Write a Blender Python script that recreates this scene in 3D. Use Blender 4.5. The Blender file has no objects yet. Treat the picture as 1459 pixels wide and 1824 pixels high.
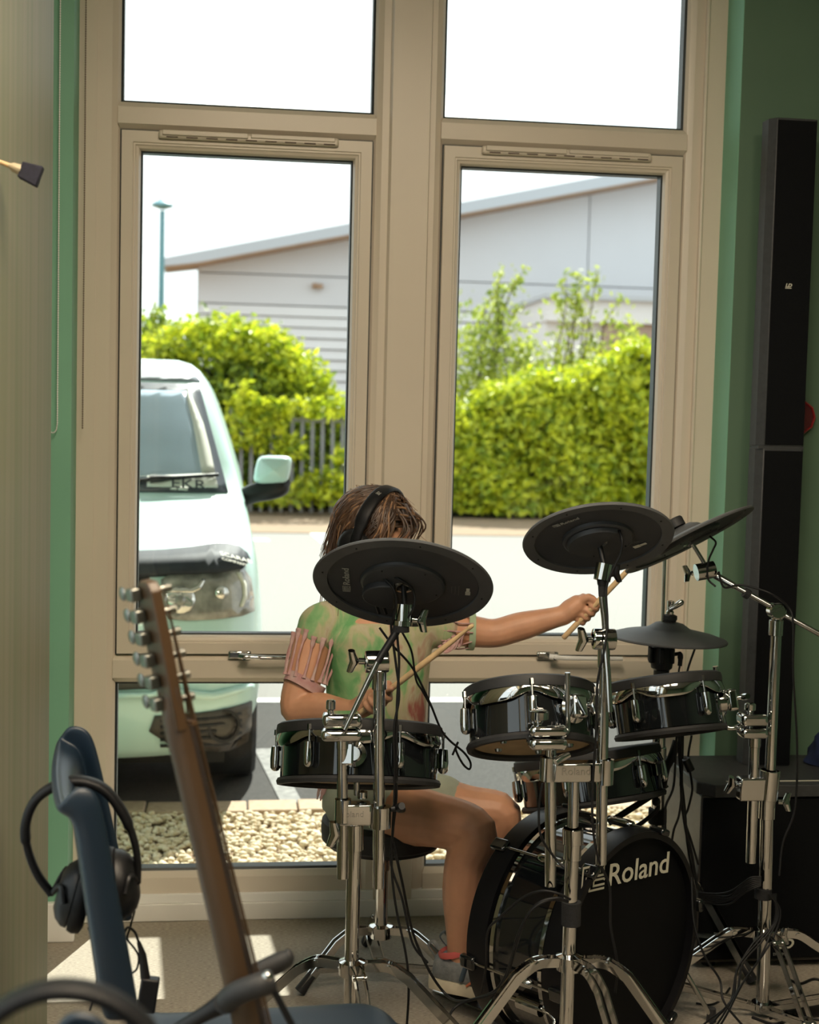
import bpy, bmesh, math, random
import numpy as np
from mathutils import Vector, Matrix
random.seed(7)
rng = np.random.default_rng(7)
scene = bpy.context.scene
C = scene.collection
R = math.radians

# ------------------------------------------------------------------ camera
F = 2533.0                                   # focal length in pixels of the 1459 x 1824 frame (50 mm)
CAM = Vector((0.0, -3.854, 1.4))
_th, _ph, _ro = R(7.342), R(3.981), R(1.401)
FWD = Vector((math.sin(_th)*math.cos(_ph), math.cos(_th)*math.cos(_ph), -math.sin(_ph)))
_r = Vector((math.cos(_th), -math.sin(_th), 0)); _u = _r.cross(FWD)
RT = _r*math.cos(_ro) + _u*math.sin(_ro)
UP = _u*math.cos(_ro) - _r*math.sin(_ro)
cam_d = bpy.data.cameras.new('camera'); cam = bpy.data.objects.new('camera', cam_d); C.objects.link(cam)
cam_d.sensor_fit = 'VERTICAL'; cam_d.sensor_height = 36.0; cam_d.lens = F/1824*36
M = Matrix((RT, UP, -FWD)).transposed().to_4x4(); M.translation = CAM
cam.matrix_world = M
cam_d.clip_start = 0.05; cam_d.clip_end = 300
cam_d.dof.use_dof = True; cam_d.dof.focus_distance = 3.0; cam_d.dof.aperture_fstop = 4.8
scene.camera = cam

# ------------------------------------------------------------------ light
scene.view_settings.view_transform = 'Standard'; scene.view_settings.look = 'None'
scene.view_settings.gamma = 1.0; scene.view_settings.use_curve_mapping = False
scene.view_settings.exposure = 0.12
world = bpy.data.worlds.new('hazy_sky'); scene.world = world; world.use_nodes = True
bg = world.node_tree.nodes['Background']
bg.inputs[0].default_value = (0.965, 0.985, 1.0, 1); bg.inputs[1].default_value = 1.7
sun_d = bpy.data.lights.new('sun', 'SUN'); sun = bpy.data.objects.new('sun', sun_d); C.objects.link(sun)
sun_d.energy = 11.0; sun_d.angle = R(0.15); sun_d.color = (1.0, 0.95, 0.86)
SUN_DIR = Vector((-0.35, -1.0, -1.09)).normalized()
sun.rotation_euler = SUN_DIR.to_track_quat('-Z', 'Y').to_euler()
sun.location = (0, 12, 14)
FILL_POWER = 33.0                             # strength of the added, unseen ceiling panels (built below)
try:
    scene.cycles.use_denoising = True
    scene.cycles.max_bounces = 10; scene.cycles.diffuse_bounces = 6; scene.cycles.glossy_bounces = 5
    scene.cycles.transmission_bounces = 8; scene.cycles.transparent_max_bounces = 24
    scene.cycles.sample_clamp_indirect = 6.0
    scene.cycles.caustics_reflective = False; scene.cycles.caustics_refractive = False
except Exception:
    pass

# ------------------------------------------------------------------ where a picture point lies at a given depth
def ray(px, py):
    return FWD + RT*((px-729.5)/F) - UP*((py-912.0)/F)
def P(px, py, y):
    d = ray(px, py); return CAM + d*((y-CAM.y)/d.y)
def PZ(px, py, z):
    d = ray(px, py); return CAM + d*((z-CAM.z)/d.z)
def mpp(y):                                   # metres per pixel at depth y
    return (y-CAM.y)/F*1.006
def proj(p):
    q = Vector(p)-CAM; w = q.dot(FWD)
    return 729.5+F*q.dot(RT)/w, 912-F*q.dot(UP)/w
def disc_axis(px, py, tilt, ratio, away=True):
    """unit axis of a disc whose outline is an ellipse: long axis turned by tilt degrees (clockwise), short/long = ratio"""
    v = ray(px, py).normalized()
    r = (RT - v*RT.dot(v)).normalized(); u = (UP - v*UP.dot(v)).normalized()
    t = R(tilt); m = r*math.sin(t) + u*math.cos(t)
    return (v*(ratio if away else -ratio) + m*math.sqrt(max(0, 1-ratio*ratio))).normalized()

# ------------------------------------------------------------------ mesh helpers
WL = {}
def frame_of(axis, ref=None):
    a = Vector(axis).normalized()
    if ref is None: ref = Vector((1, 0, 0)) if abs(a.x) < .9 else Vector((0, 1, 0))
    x = Vector(ref) - a*Vector(ref).dot(a)
    if x.length < 1e-6:
        x = Vector((0, 1, 0)) - a*a.y
    x.normalize(); y = a.cross(x)
    return x, y, a

class MB:
    def __init__(s): s.v = []; s.f = []; s.mi = []; s.cur = 0
    def add(s, vs, fs):
        o = len(s.v); s.v.extend([tuple(v) for v in vs])
        s.f.extend([tuple(i+o for i in f) for f in fs]); s.mi.extend([s.cur]*len(fs)); return s
    def slot(s, i): s.cur = i; return s
    def box(s, c, size, rot=None):
        c = Vector(c); h = [q/2 for q in size]; vs = []
        for x in (-1, 1):
            for y in (-1, 1):
                for z in (-1, 1):
                    p = Vector((x*h[0], y*h[1], z*h[2]))
                    if rot is not None: p = rot @ p
                    vs.append(c+p)
        return s.add(vs, [(0,1,3,2),(4,6,7,5),(0,4,5,1),(2,3,7,6),(0,2,6,4),(1,5,7,3)])
    def box2(s, lo, hi):
        return s.box([(a+b)/2 for a, b in zip(lo, hi)], [abs(b-a) for a, b in zip(lo, hi)])
    def bar(s, p0, p1, w, t, ref=(0,0,1)):
        """flat bar from p0 to p1: w across, t thick along ref"""
        p0, p1 = Vector(p0), Vector(p1); a = p1-p0; L = a.length; a.normalize()
        z = Vector(ref) - a*Vector(ref).dot(a)
        if z.length < 1e-5: z = Vector((1,0,0)) - a*a.x
        z.normalize(); y = z.cross(a)
        return s.box((p0+p1)/2, (L, w, t), Matrix((a, y, z)).transposed())
    def cyl(s, p0, p1, r0, r1=None, n=16, ends=True):
        r1 = r0 if r1 is None else r1
        p0, p1 = Vector(p0), Vector(p1); x, y, a = frame_of(p1-p0)
        vs = []; fs = []
        for p, r in ((p0, r0), (p1, r1)):
            for k in range(n):
                t = 2*math.pi*k/n; vs.append(p + x*(r*math.cos(t)) + y*(r*math.sin(t)))
        for k in range(n): fs.append((k, (k+1)%n, n+(k+1)%n, n+k))
        if ends: fs.append(tuple(range(n-1, -1, -1))); fs.append(tuple(range(n, 2*n)))
        return s.add(vs, fs)
    def tube(s, pts, r, n=10, ends=True, closed=False, squash=None, ref=None):
        pts = [Vector(p) for p in pts]; m = len(pts)
        rr = r if isinstance(r, (list, tuple)) else [r]*m
        vs = []; fs = []; px = None
        for i in range(m):
            if closed: t = pts[(i+1)%m] - pts[i-1]
            else: t = pts[min(i+1, m-1)] - pts[max(i-1, 0)]
            if t.length < 1e-9: t = Vector((0,0,1))
            if px is None: x, y, a = frame_of(t, ref)
            else:
                a = t.normalized(); x = px - a*px.dot(a)
                if x.length < 1e-6: x, y, a = frame_of(t)
                x.normalize(); y = a.cross(x)
            px = x
            sx, sy = (1, 1) if squash is None else squash
            for k in range(n):
                q = 2*math.pi*k/n; vs.append(pts[i] + x*(rr[i]*sx*math.cos(q)) + y*(rr[i]*sy*math.sin(q)))
        for i in range(m if closed else m-1):
            j = (i+1) % m
            for k in range(n): fs.append((i*n+k, i*n+(k+1)%n, j*n+(k+1)%n, j*n+k))
        if ends and not closed:
            fs.append(tuple(range(n-1, -1, -1))); fs.append(tuple(range((m-1)*n, m*n)))
        return s.add(vs, fs)
    def lathe(s, prof, o, axis, n=48, closed=False, ref=None, a0=0, a1=2*math.pi, mod=None):
        """prof: (radius, height) along axis; mod(theta, i) -> (radius, height) change"""
        x, y, a = frame_of(axis, ref); o = Vector(o); m = len(prof); full = abs(a1-a0-2*math.pi) < 1e-6
        cnt = n if full else n+1; vs = []; fs = []
        for k in range(cnt):
            t = a0+(a1-a0)*k/n; d = x*math.cos(t)+y*math.sin(t)
            for i, (r, h) in enumerate(prof):
                if mod: dr, dh = mod(t, i); r += dr; h += dh
                vs.append(o + d*r + a*h)
        for k in range(n):
            k2 = (k+1) % cnt if full else k+1
            for i in range(m if closed else m-1):
                j = (i+1) % m
                fs.append((k*m+i, k2*m+i, k2*m+j, k*m+j))
        return s.add(vs, fs)
    def prism(s, poly, o, ex, ey, depth):
        o, ex, ey = Vector(o), Vector(ex), Vector(ey); ez = ex.cross(ey).normalized()*depth; n = len(poly)
        vs = [o+ex*a+ey*b for a, b in poly] + [o+ex*a+ey*b+ez for a, b in poly]
        fs = [tuple(range(n-1, -1, -1)), tuple(range(n, 2*n))] + [(i, (i+1)%n, n+(i+1)%n, n+i) for i in range(n)]
        return s.add(vs, fs)
    def ball(s, c, r, nu=14, nv=9, rot=None):
        c = Vector(c); r = r if isinstance(r, (tuple, list)) else (r, r, r); vs = []; fs = []
        for j in range(1, nv):
            p = math.pi*j/nv
            for i in range(nu):
                t = 2*math.pi*i/nu
                q = Vector((r[0]*math.sin(p)*math.cos(t), r[1]*math.sin(p)*math.sin(t), r[2]*math.cos(p)))
                vs.append(c + (rot @ q if rot is not None else q))
        q = Vector((0,0,r[2])); q = rot @ q if rot is not None else q
        vs += [c+q, c-q]; T = len(vs)-2; B = T+1
        for j in range(nv-2):
            for i in range(nu): fs.append((j*nu+i, (j+1)*nu+i, (j+1)*nu+(i+1)%nu, j*nu+(i+1)%nu))
        for i in range(nu):
            fs.append((T, i, (i+1)%nu)); fs.append((B, (nv-2)*nu+(i+1)%nu, (nv-2)*nu+i))
        return s.add(vs, fs)
    def grid(s, rows, closed_u=False):
        """rows: list of rows of points"""
        m = len(rows[0]); vs = [p for row in rows for p in row]; fs = []
        for i in range(len(rows)-1):
            for k in range(m if closed_u else m-1):
                fs.append((i*m+k, i*m+(k+1)%m, (i+1)*m+(k+1)%m, (i+1)*m+k))
        return s.add(vs, fs)
    def build(s, name, mat, parent=None, smooth=38, bevel=None, seg=2, origin=None):
        me = bpy.data.meshes.new(name)
        off = WL[parent.name] if parent is not None else Vector((0,0,0))
        if origin is not None and parent is None: off = Vector(origin)
        me.from_pydata([(v[0]-off.x, v[1]-off.y, v[2]-off.z) for v in s.v], [], s.f)
        for m_ in (mat if isinstance(mat, (list, tuple)) else [mat]): me.materials.append(m_)
        if isinstance(mat, (list, tuple)): me.polygons.foreach_set('material_index', s.mi)
        bm = bmesh.new(); bm.from_mesh(me); bmesh.ops.recalc_face_normals(bm, faces=bm.faces[:]); bm.to_mesh(me); bm.free()
        if smooth:
            me.polygons.foreach_set('use_smooth', [True]*len(me.polygons))
            me.set_sharp_from_angle(angle=R(smooth))
        me.update()
        o = bpy.data.objects.new(name, me); C.objects.link(o)
        if parent is not None: o.parent = parent; WL[o.name] = off.copy()
        else: o.location = off; WL[o.name] = off.copy()
        if bevel:
            b = o.modifiers.new('bevel', 'BEVEL'); b.width = bevel; b.segments = seg; b.limit_method = 'ANGLE'; b.angle_limit = R(40)
        return o

def tag(o, label=None, cat=None, group=None, kind=None):
    if label: o['label'] = label
    if cat: o['category'] = cat
    if group: o['group'] = group
    if kind: o['kind'] = kind
    return o
def thing(name, label, cat, loc=(0,0,0), group=None, kind=None):
    o = bpy.data.objects.new(name, None); C.objects.link(o); o.location = loc; o.empty_display_size = .05
    WL[o.name] = Vector(loc); return tag(o, label, cat, group, kind)
def struct(name, loc=(0,0,0)):
    return thing(name, None, None, loc, kind='structure')
def plabel(o, text): o['label'] = text; return o
def spline(pts, per=8):
    pts = [Vector(p) for p in pts]; out = []
    Q = [pts[0]*2-pts[1]] + pts + [pts[-1]*2-pts[-2]]
    for i in range(1, len(Q)-2):
        a, b, c, d = Q[i-1], Q[i], Q[i+1], Q[i+2]
        for k in range(per):
            t = k/per
            out.append(.5*((2*b)+(c-a)*t+(2*a-5*b+4*c-d)*t*t+(3*b-a-3*c+d)*t**3))
    out.append(pts[-1]); return out
def text(body, size, o, ex, ey, mat, parent, name='lettering', depth=.0004, align='LEFT', shear=0, bold=0, sx=1):
    cu = bpy.data.curves.new(name, 'FONT'); cu.body = body; cu.size = size; cu.extrude = depth; cu.align_x = align
    cu.shear = shear; cu.offset = bold; cu.resolution_u = 3
    cu.materials.append(mat)
    tmp = bpy.data.objects.new('tmp_text', cu); C.objects.link(tmp)
    ex = Vector(ex).normalized(); ez = ex.cross(Vector(ey)).normalized(); ey = ez.cross(ex)
    m = Matrix((ex*sx, ey, ez)).transposed().to_4x4(); m.translation = Vector(o) - WL[parent.name]
    TEXTS.append((tmp, m, parent, name, mat))
TEXTS = []
def finish_text():
    """turn the lettering into plain meshes under its thing"""
    bpy.context.view_layer.update(); dg = bpy.context.evaluated_depsgraph_get()
    for tmp, m, parent, name, mt in TEXTS:
        me = bpy.data.meshes.new_from_object(tmp.evaluated_get(dg)); me.name = name; me.transform(m)
        me.materials.clear(); me.materials.append(mt)
        ob = bpy.data.objects.new(name, me); C.objects.link(ob); ob.parent = parent
    for tmp, *_ in TEXTS: bpy.data.objects.remove(tmp, do_unlink=True)

# ------------------------------------------------------------------ materials (node based)
MATS = {}
def mat(name, col, rough=.5, metal=0, var=0, scale=20, bump=0, bscale=200, spec=.5, stretch=None, coat=0, col2=None, trans=0, detail=3, sheen=0):
    m = bpy.data.materials.new(name); m.use_nodes = True; nt = m.node_tree; N = nt.nodes; L = nt.links
    b = N['Principled BSDF']
    b.inputs['Roughness'].default_value = rough; b.inputs['Metallic'].default_value = metal
    b.inputs['Specular IOR Level'].default_value = spec; b.inputs['Coat Weight'].default_value = coat
    b.inputs['Coat Roughness'].default_value = .04
    if sheen: b.inputs['Sheen Weight'].default_value = sheen
    if trans: b.inputs['Transmission Weight'].default_value = trans
    c = (*col, 1)
    b.inputs['Base Color'].default_value = c
    tc = N.new('ShaderNodeTexCoord'); src = tc.outputs['Object']
    if stretch:
        mp = N.new('ShaderNodeMapping'); mp.inputs['Scale'].default_value = stretch; L.new(src, mp.inputs[0]); src = mp.outputs[0]
    if var or col2:
        n = N.new('ShaderNodeTexNoise'); n.inputs['Scale'].default_value = scale; n.inputs['Detail'].default_value = detail
        L.new(src, n.inputs['Vector'])
        rp = N.new('ShaderNodeValToRGB'); L.new(n.outputs['Fac'], rp.inputs[0])
        rp.color_ramp.elements[0].position = .3; rp.color_ramp.elements[1].position = .7
        if col2: a, z = c, (*col2, 1)
        else: a, z = tuple(max(0, q*(1-var)) for q in col)+(1,), tuple(min(1, q*(1+var)) for q in col)+(1,)
        rp.color_ramp.elements[0].color = a; rp.color_ramp.elements[1].color = z
        L.new(rp.outputs[0], b.inputs['Base Color'])
    if bump:
        n2 = N.new('ShaderNodeTexNoise'); n2.inputs['Scale'].default_value = bscale; n2.inputs['Detail'].default_value = 4
        L.new(src, n2.inputs['Vector']); bp = N.new('ShaderNodeBump'); bp.inputs['Strength'].default_value = bump; bp.inputs['Distance'].default_value = .002
        L.new(n2.outputs['Fac'], bp.inputs['Height']); L.new(bp.outputs[0], b.inputs['Normal'])
    MATS[name] = m; return m

m_upvc = mat('cream_upvc', (.66, .585, .485), .34, var=.03, scale=3)
m_upvc_white = mat('white_upvc', (.84, .83, .80), .3, var=.02, scale=3)
m_gasket = mat('black_gasket', (.02, .025, .025), .5, var=.2)
m_green = mat('green_wall_paint', (.088, .155, .098), .62, var=.05, scale=4, bump=.08, bscale=160)
m_mint = mat('mint_wall_paint', (.20, .44, .30), .6, var=.05, scale=4, bump=.06, bscale=160)
m_olive = mat('streaked_partition_paint', (.20, .22, .125), .6, col2=(.28, .25, .165), stretch=(1, 5, .10), scale=5, bump=.06, bscale=90)
m_white_paint = mat('white_paint', (.82, .80, .76), .45, var=.03, scale=8, bump=.05)
m_ceiling = mat('ceiling_paint', (.40, .39, .36), .7, var=.02)
m_carpet = mat('beige_carpet', (.38, .335, .275), .95, var=.32, scale=95, bump=.5, bscale=600, stretch=(1, 5, 1), spec=.1)
m_chrome = mat('chrome', (.54, .54, .53), .06, 1, var=.03, scale=3)
m_chrome_s = mat('satin_steel', (.46, .455, .44), .20, 1, var=.05, scale=8)
m_black = mat('black_plastic', (.007, .007, .008), .45, spec=.35, var=.2, scale=30)
m_rubber = mat('black_rubber', (.016, .016, .017), .62, var=.2, scale=40, bump=.05)
m_gloss = mat('gloss_black_lacquer', (.006, .007, .008), .06, var=.1, coat=.6)
m_cable = mat('cable_jacket', (.006, .006, .0065), .5, spec=.3, var=.2)
m_velcro = mat('hook_and_loop_strap', (.012, .012, .013), .95, var=.3, scale=300, bump=.6, bscale=900)
m_tanboard = mat('tan_shell_interior', (.36, .26, .15), .6, var=.12, scale=25)
m_wood = mat('hickory', (.66, .46, .25), .5, var=.12, scale=10, stretch=(6, 6, 1))
m_print = mat('grey_print', (.35, .34, .30), .6, var=.03)
m_printw = mat('pale_print', (.62, .60, .50), .55, var=.03)
m_sticker = mat('silver_label', (.55, .53, .45), .5, var=.05)

def glass_material(name, tint=(.93, .97, .96), refl=.08):
    m = bpy.data.materials.new(name); m.use_nodes = True; nt = m.node_tree; N = nt.nodes; L = nt.links
    N.remove(N['Principled BSDF']); out = N['Material Output']
    t = N.new('ShaderNodeBsdfTransparent'); t.inputs[0].default_value = (*tint, 1)
    g = N.new('ShaderNodeBsdfGlossy'); g.inputs['Roughness'].default_value = .01
    fr = N.new('ShaderNodeFresnel'); fr.inputs[0].default_value = 1.5
    ge = N.new('ShaderNodeNewGeometry'); iv = N.new('ShaderNodeMath'); iv.operation = 'SUBTRACT'; iv.inputs[0].default_value = 1; L.new(ge.outputs['Backfacing'], iv.inputs[1])
    mu = N.new('ShaderNodeMath'); mu.operation = 'MULTIPLY'; L.new(fr.outputs[0], mu.inputs[0]); L.new(iv.outputs[0], mu.inputs[1])
    mx = N.new('ShaderNodeMixShader'); L.new(mu.outputs[0], mx.inputs[0]); L.new(t.outputs[0], mx.inputs[1]); L.new(g.outputs[0], mx.inputs[2])
    L.new(mx.outputs[0], out.inputs[0]); MATS[name] = m; return m
m_glass = glass_material('window_glass')
# ================================================================== the room
XP = P(90, 900, -.85).x                      # right face of the partition by the camera
X_L, X_R, Y_B, Z_C = -2.3, 3.3, -6.6, 2.95
Y_W = -.13                                   # room face of the window wall
W0, W1 = P(140, 700, 0).x, P(1290, 700, 0).x # sides of the window opening
W0, W1 = -.398, 1.345
Z_HEAD = 2.78
def slab(name, lo, hi, m, parent=None, **k):
    o = MB().box2(lo, hi).build(name, m, parent, smooth=0, **k)
    if parent is None: o['kind'] = 'structure'
    return o
slab('floor', (XP-.11, Y_B-.2, -.12), (X_R+.2, .02, 0), m_carpet)
slab('floor_alcove', (X_L-.2, -.97, -.12), (XP-.11, .02, 0), m_carpet)
slab('ceiling', (XP-.13, Y_B-.2, Z_C), (X_R+.2, .1, Z_C+.15), m_ceiling)
slab('ceiling_alcove', (X_L-.2, -.97, Z_C), (XP-.13, .1, Z_C+.15), m_ceiling)
wf = struct('wall_front')
slab('wall_panel', (W1, Y_W, 0), (X_R+.2, .12, Z_C), m_green, wf)
slab('wall_panel', (X_L-.2, Y_W, 0), (W0, .12, Z_C), m_mint, wf)
slab('wall_panel', (W0, Y_W, Z_HEAD), (W1, .12, Z_C), m_mint, wf)
slab('reveal_lining', (W1-.0015, Y_W+.0005, .05), (W1+.001, .0, Z_HEAD), m_mint, wf)
slab('wall_right', (X_R, Y_B, 0), (X_R+.15, Y_W, Z_C), m_green)
slab('wall_back', (XP-.11, Y_B-.15, 0), (X_R+.2, Y_B, Z_C), m_green)
slab('wall_alcove', (X_L-.15, -.97, 0), (X_L, Y_W, Z_C), m_mint)
slab('wall_alcove', (X_L, -.97, 0), (XP-.11, -.87, Z_C), m_mint)
# left wall by the camera; its unseen wide window is added to let daylight in
WY0, WY1, WZ0, WZ1 = -4.1, -1.62, .35, 2.72
wl = struct('wall_left')
slab('wall_panel', (XP-.11, WY1, 0), (XP, -.85, Z_C), m_olive, wl)
slab('wall_panel', (XP-.11, Y_B, 0), (XP, WY0, Z_C), m_olive, wl)
slab('wall_panel', (XP-.11, WY0, 0), (XP, WY1, WZ0), m_olive, wl)
slab('wall_panel', (XP-.11, WY0, WZ1), (XP, WY1, Z_C), m_olive, wl)
w3 = struct('added_window')
for k in range(4):
    ya = WY0+(WY1-WY0)*k/3; MB().box2((XP-.09, max(WY0, ya-.03), WZ0), (XP-.02, min(WY1, ya+.03), WZ1)).build('frame_jamb', m_upvc, w3, smooth=0)
for z in (WZ0+.03, WZ1-.03): MB().box2((XP-.09, WY0, z-.03), (XP-.02, WY1, z+.03)).build('frame_rail', m_upvc, w3, smooth=0)
for k in range(3):
    ya = WY0+(WY1-WY0)*k/3; MB().box2((XP-.06, ya+.03, WZ0+.05), (XP-.045, ya+(WY1-WY0)/3-.03, WZ1-.05)).build('glass_pane', m_glass, w3, smooth=0)
# low white plinth under the nib on the left, and skirting on the right
slab('baseboard_left', (X_L, Y_W-.022, 0), (W0+.02, Y_W-.001, .105), m_white_paint, bevel=.004)
slab('baseboard_right', (W1, Y_W-.018, 0), (X_R, Y_W-.001, .10), m_white_paint, bevel=.004)

def ring_side(k, x0, x1, z0, z1, prof):
    """one mitred member (0 bottom, 1 right, 2 top, 3 left) of a rectangular frame; prof = (inset, y)"""
    def cor(i, d):
        return [(x0+d, z0+d), (x1-d, z0+d), (x1-d, z1-d), (x0+d, z1-d)][i]
    rows = []
    for i in (k, (k+1) % 4):
        rows.append([(cor(i, d)[0], y, cor(i, d)[1]) for d, y in prof])
    mb = MB(); n = len(prof)
    vs = rows[0]+rows[1]; fs = [(i, (i+1)%n, n+(i+1)%n, n+i) for i in range(n)] + [tuple(range(n)), tuple(range(2*n-1, n-1, -1))]
    return mb.add(vs, fs)
SIDES = ('bottom_rail', 'stile', 'top_rail', 'stile')
def window(name, xa, xb, handle_mat, lever_mat, hx0, hx1, vx0, vx1, ext_l, ext_r):
    t = struct(name, ((xa+xb)/2, 0, 0))
    z_top, z_p, z_s, z_r, z_m, z_f = Z_HEAD-.06, 2.197, 2.126, .732, .656, .132
    # fixed frame: jambs with bevelled inner edge, transoms between
    for x0, x1, s in ((xa-ext_l, xa, 1), (xb, xb+ext_r, -1)):
        xi, xo = (x1, x0) if s == 1 else (x0, x1)
        poly = [(xo, .075), (xo, 0), (xi-s*.022, 0), (xi-s*.010, .007), (xi-s*.007, .008), (xi, .016), (xi, .075)]
        mb = MB(); n = len(poly); vs = [(x, y, 0.05) for x, y in poly]+[(x, y, Z_HEAD) for x, y in poly]
        mb.add(vs, [(i, (i+1)%n, n+(i+1)%n, n+i) for i in range(n)]+[tuple(range(n)), tuple(range(2*n-1, n-1, -1))])
        mb.build('frame_jamb', m_upvc, t, smooth=30)
    def rail(z0, z1, nm):
        mb = MB()
        poly = [(z0, .075), (z0, .016), (z0+.014, 0), (z1-.014, 0), (z1, .014), (z1, .075)]
        pad = .016; vs = []
        # pointed (mitred) ends that butt into the jambs
        ends = lambda z: pad*max(0, 1-abs(z-(z0+z1)/2)/((z1-z0)/2))
        for sx, xe in ((-1, xa), (1, xb)):
            vs += [(xe+sx*ends(z), y-(.0008 if y < .01 else 0), z) for z, y in poly]
        n = len(poly)
        mb.add(vs, [(i, (i+1)%n, n+(i+1)%n, n+i) for i in range(n)]+[tuple(range(n)), tuple(range(2*n-1, n-1, -1))])
        return mb.build(nm, m_upvc, t, smooth=30)
    rail(z_s, z_p, 'transom'); rail(z_m, z_r, 'transom')
    rail(.06, z_f, 'bottom_rail'); rail(z_top, Z_HEAD, 'head_rail')
    for a, b in ((z_p, z_top), (z_f, z_m)):                        # fixed panes
        MB().box2((xa-.004, .030, a-.004), (xb+.004, .054, b+.004)).build('glass_pane', m_glass, t, smooth=0)
        for k in range(4):
            ring_side(k, xa, xb, a, b, [(0, .02), (.006, .024), (.006, .060), (0, .060)]).build('gasket', m_gasket, t, smooth=0)
    # opening sash
    sa, sb, s0, s1 = xa+.003, xb-.003, z_r+.003, z_s-.003
    sash = MB().box2((sa+.001, .06, s0+.001), (sa+.006, .062, s0+.006)).build('opening_sash', m_upvc, t)
    prof = [(0, .012), (.001, -.002), (.030, -.002), (.032, .002), (.036, .002), (.0385, .006), (.045, .008), (.050, .018), (.050, .060), (0, .060)]
    for k in range(4):
        ring_side(k, sa, sb, s0, s1, prof).build(SIDES[k], m_upvc, sash, smooth=30)
    for k in range(4):
        ring_side(k, sa+.049, sb-.049, s0+.049, s1-.049, [(0, .02), (.005, .024), (.005, .058), (0, .058)]).build('gasket', m_gasket, sash, smooth=0)
    MB().box2((sa+.047, .030, s0+.047), (sb-.047, .052, s1-.047)).build('glass_pane', m_glass, sash, smooth=0)
    # dark shadow gap seal round the sash
    for k in range(4):
        ring_side(k, xa, xb, z_r, z_s, [(0, .010), (.004, .010), (.004, .050), (0, .050)]).build('seal', m_gasket, t, smooth=0)
    # trickle vent
    zv = 2.1135
    v = MB(); r = .011
    v.box2((vx0, -.018, zv-r), (vx1, -.002, zv+r)); vent = v.build('trickle_vent', m_upvc, t, bevel=.006, seg=3)
    xm = (vx0+vx1)/2
    MB().box2((vx0+.01, -.024, zv-.003), (xm-.004, -.0175, zv+.0105)).build('vent_slider', m_upvc, vent, bevel=.002)
    MB().box2((xm+.004, -.022, zv-.001), (vx1-.01, -.0175, zv+.0105)).build('vent_slider', m_upvc, vent, bevel=.002)
    for q in range(9):
        a = vx0+.02+(vx1-vx0-.06)*q/8.
        MB().box2((a, -.0186, zv-.0085), (a+.03, -.0178, zv-.0055)).build('vent_slot', m_dark_slot, vent, smooth=0)
    # lever handle
    zh = .736
    h = MB(); h.box2((hx0, -.014, zh-.012), (hx0+.062, -.002, zh+.010)); hd = h.build('handle_base', handle_mat, t, bevel=.005, seg=3)
    MB().cyl((hx0+.043, -.014, zh), (hx0+.043, -.042, zh), .011, .010, 18).build('spindle', handle_mat, hd)
    lv = MB(); pts = [(hx0+.03, -.040, zh+.001), (hx0+.05, -.046, zh), (hx0+.09, -.046, zh-.002), (hx1, -.042, zh-.004)]
    lv.tube(spline(pts, 5), [.010]*6+[.0085]*5+[.0075]*5, 12, squash=(1, .8))
    lv.build('lever', lever_mat, hd)
    MB().cyl((hx0+.043, -.0535, zh-.001), (hx0+.043, -.051, zh-.001), .0055, n=14).build('lock', m_black, hd)
    return t
m_dark_slot = mat('vent_slot_dark', (.13, .09, .07), .8, var=.3)
m_handle_w = mat('white_handle', (.78, .77, .75), .25, var=.02)
window('window_1', -.292, .376, m_chrome, m_chrome, .010, .180, -.192, .281, .1, .044)
window('window_2', .564, 1.236, m_chrome, m_handle_w, .862, 1.098, .668, 1.139, .040, .105)
# coupling mullion, stands a little proud between both windows
mb = MB(); x0, x1 = .417, .526
poly = [(x0, .07), (x0, -.004), (x0+.006, -.014), (x1-.002, -.014), (x1, -.010), (x1, .07)]
n = len(poly); vs = [(x, y, .05) for x, y in poly]+[(x, y, Z_HEAD) for x, y in poly]
mb.add(vs, [(i, (i+1)%n, n+(i+1)%n, n+i) for i in range(n)]+[tuple(range(n)), tuple(range(2*n-1, n-1, -1))])
o = mb.build('trim_1', m_upvc, smooth=30); o['kind'] = 'structure'
# frame extension with rounded nosing on the right, and on the left
o = MB().box2((1.283, -.012, .05), (1.293, .07, Z_HEAD)).build('trim_2', m_upvc, bevel=.004, seg=3); o['kind'] = 'structure'
o = MB().box2((1.293, -.006, .05), (W1+.01, .07, Z_HEAD)).build('trim_3', m_upvc); o['kind'] = 'structure'
o = MB().box2((W0-.01, -.004, .05), (-.352, .07, Z_HEAD)).build('trim_4', m_upvc); o['kind'] = 'structure'
# sill: stepped boards under the windows
sl = struct('trim_5')
MB().box2((W0-.01, -.008, .048), (W1+.01, .07, .075)).build('sill_board', m_upvc_white, sl, bevel=.003)
MB().box2((W0-.01, -.014, 0), (W1+.01, .07, .049)).build('sill_board', m_white_paint, sl, bevel=.003)

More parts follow.
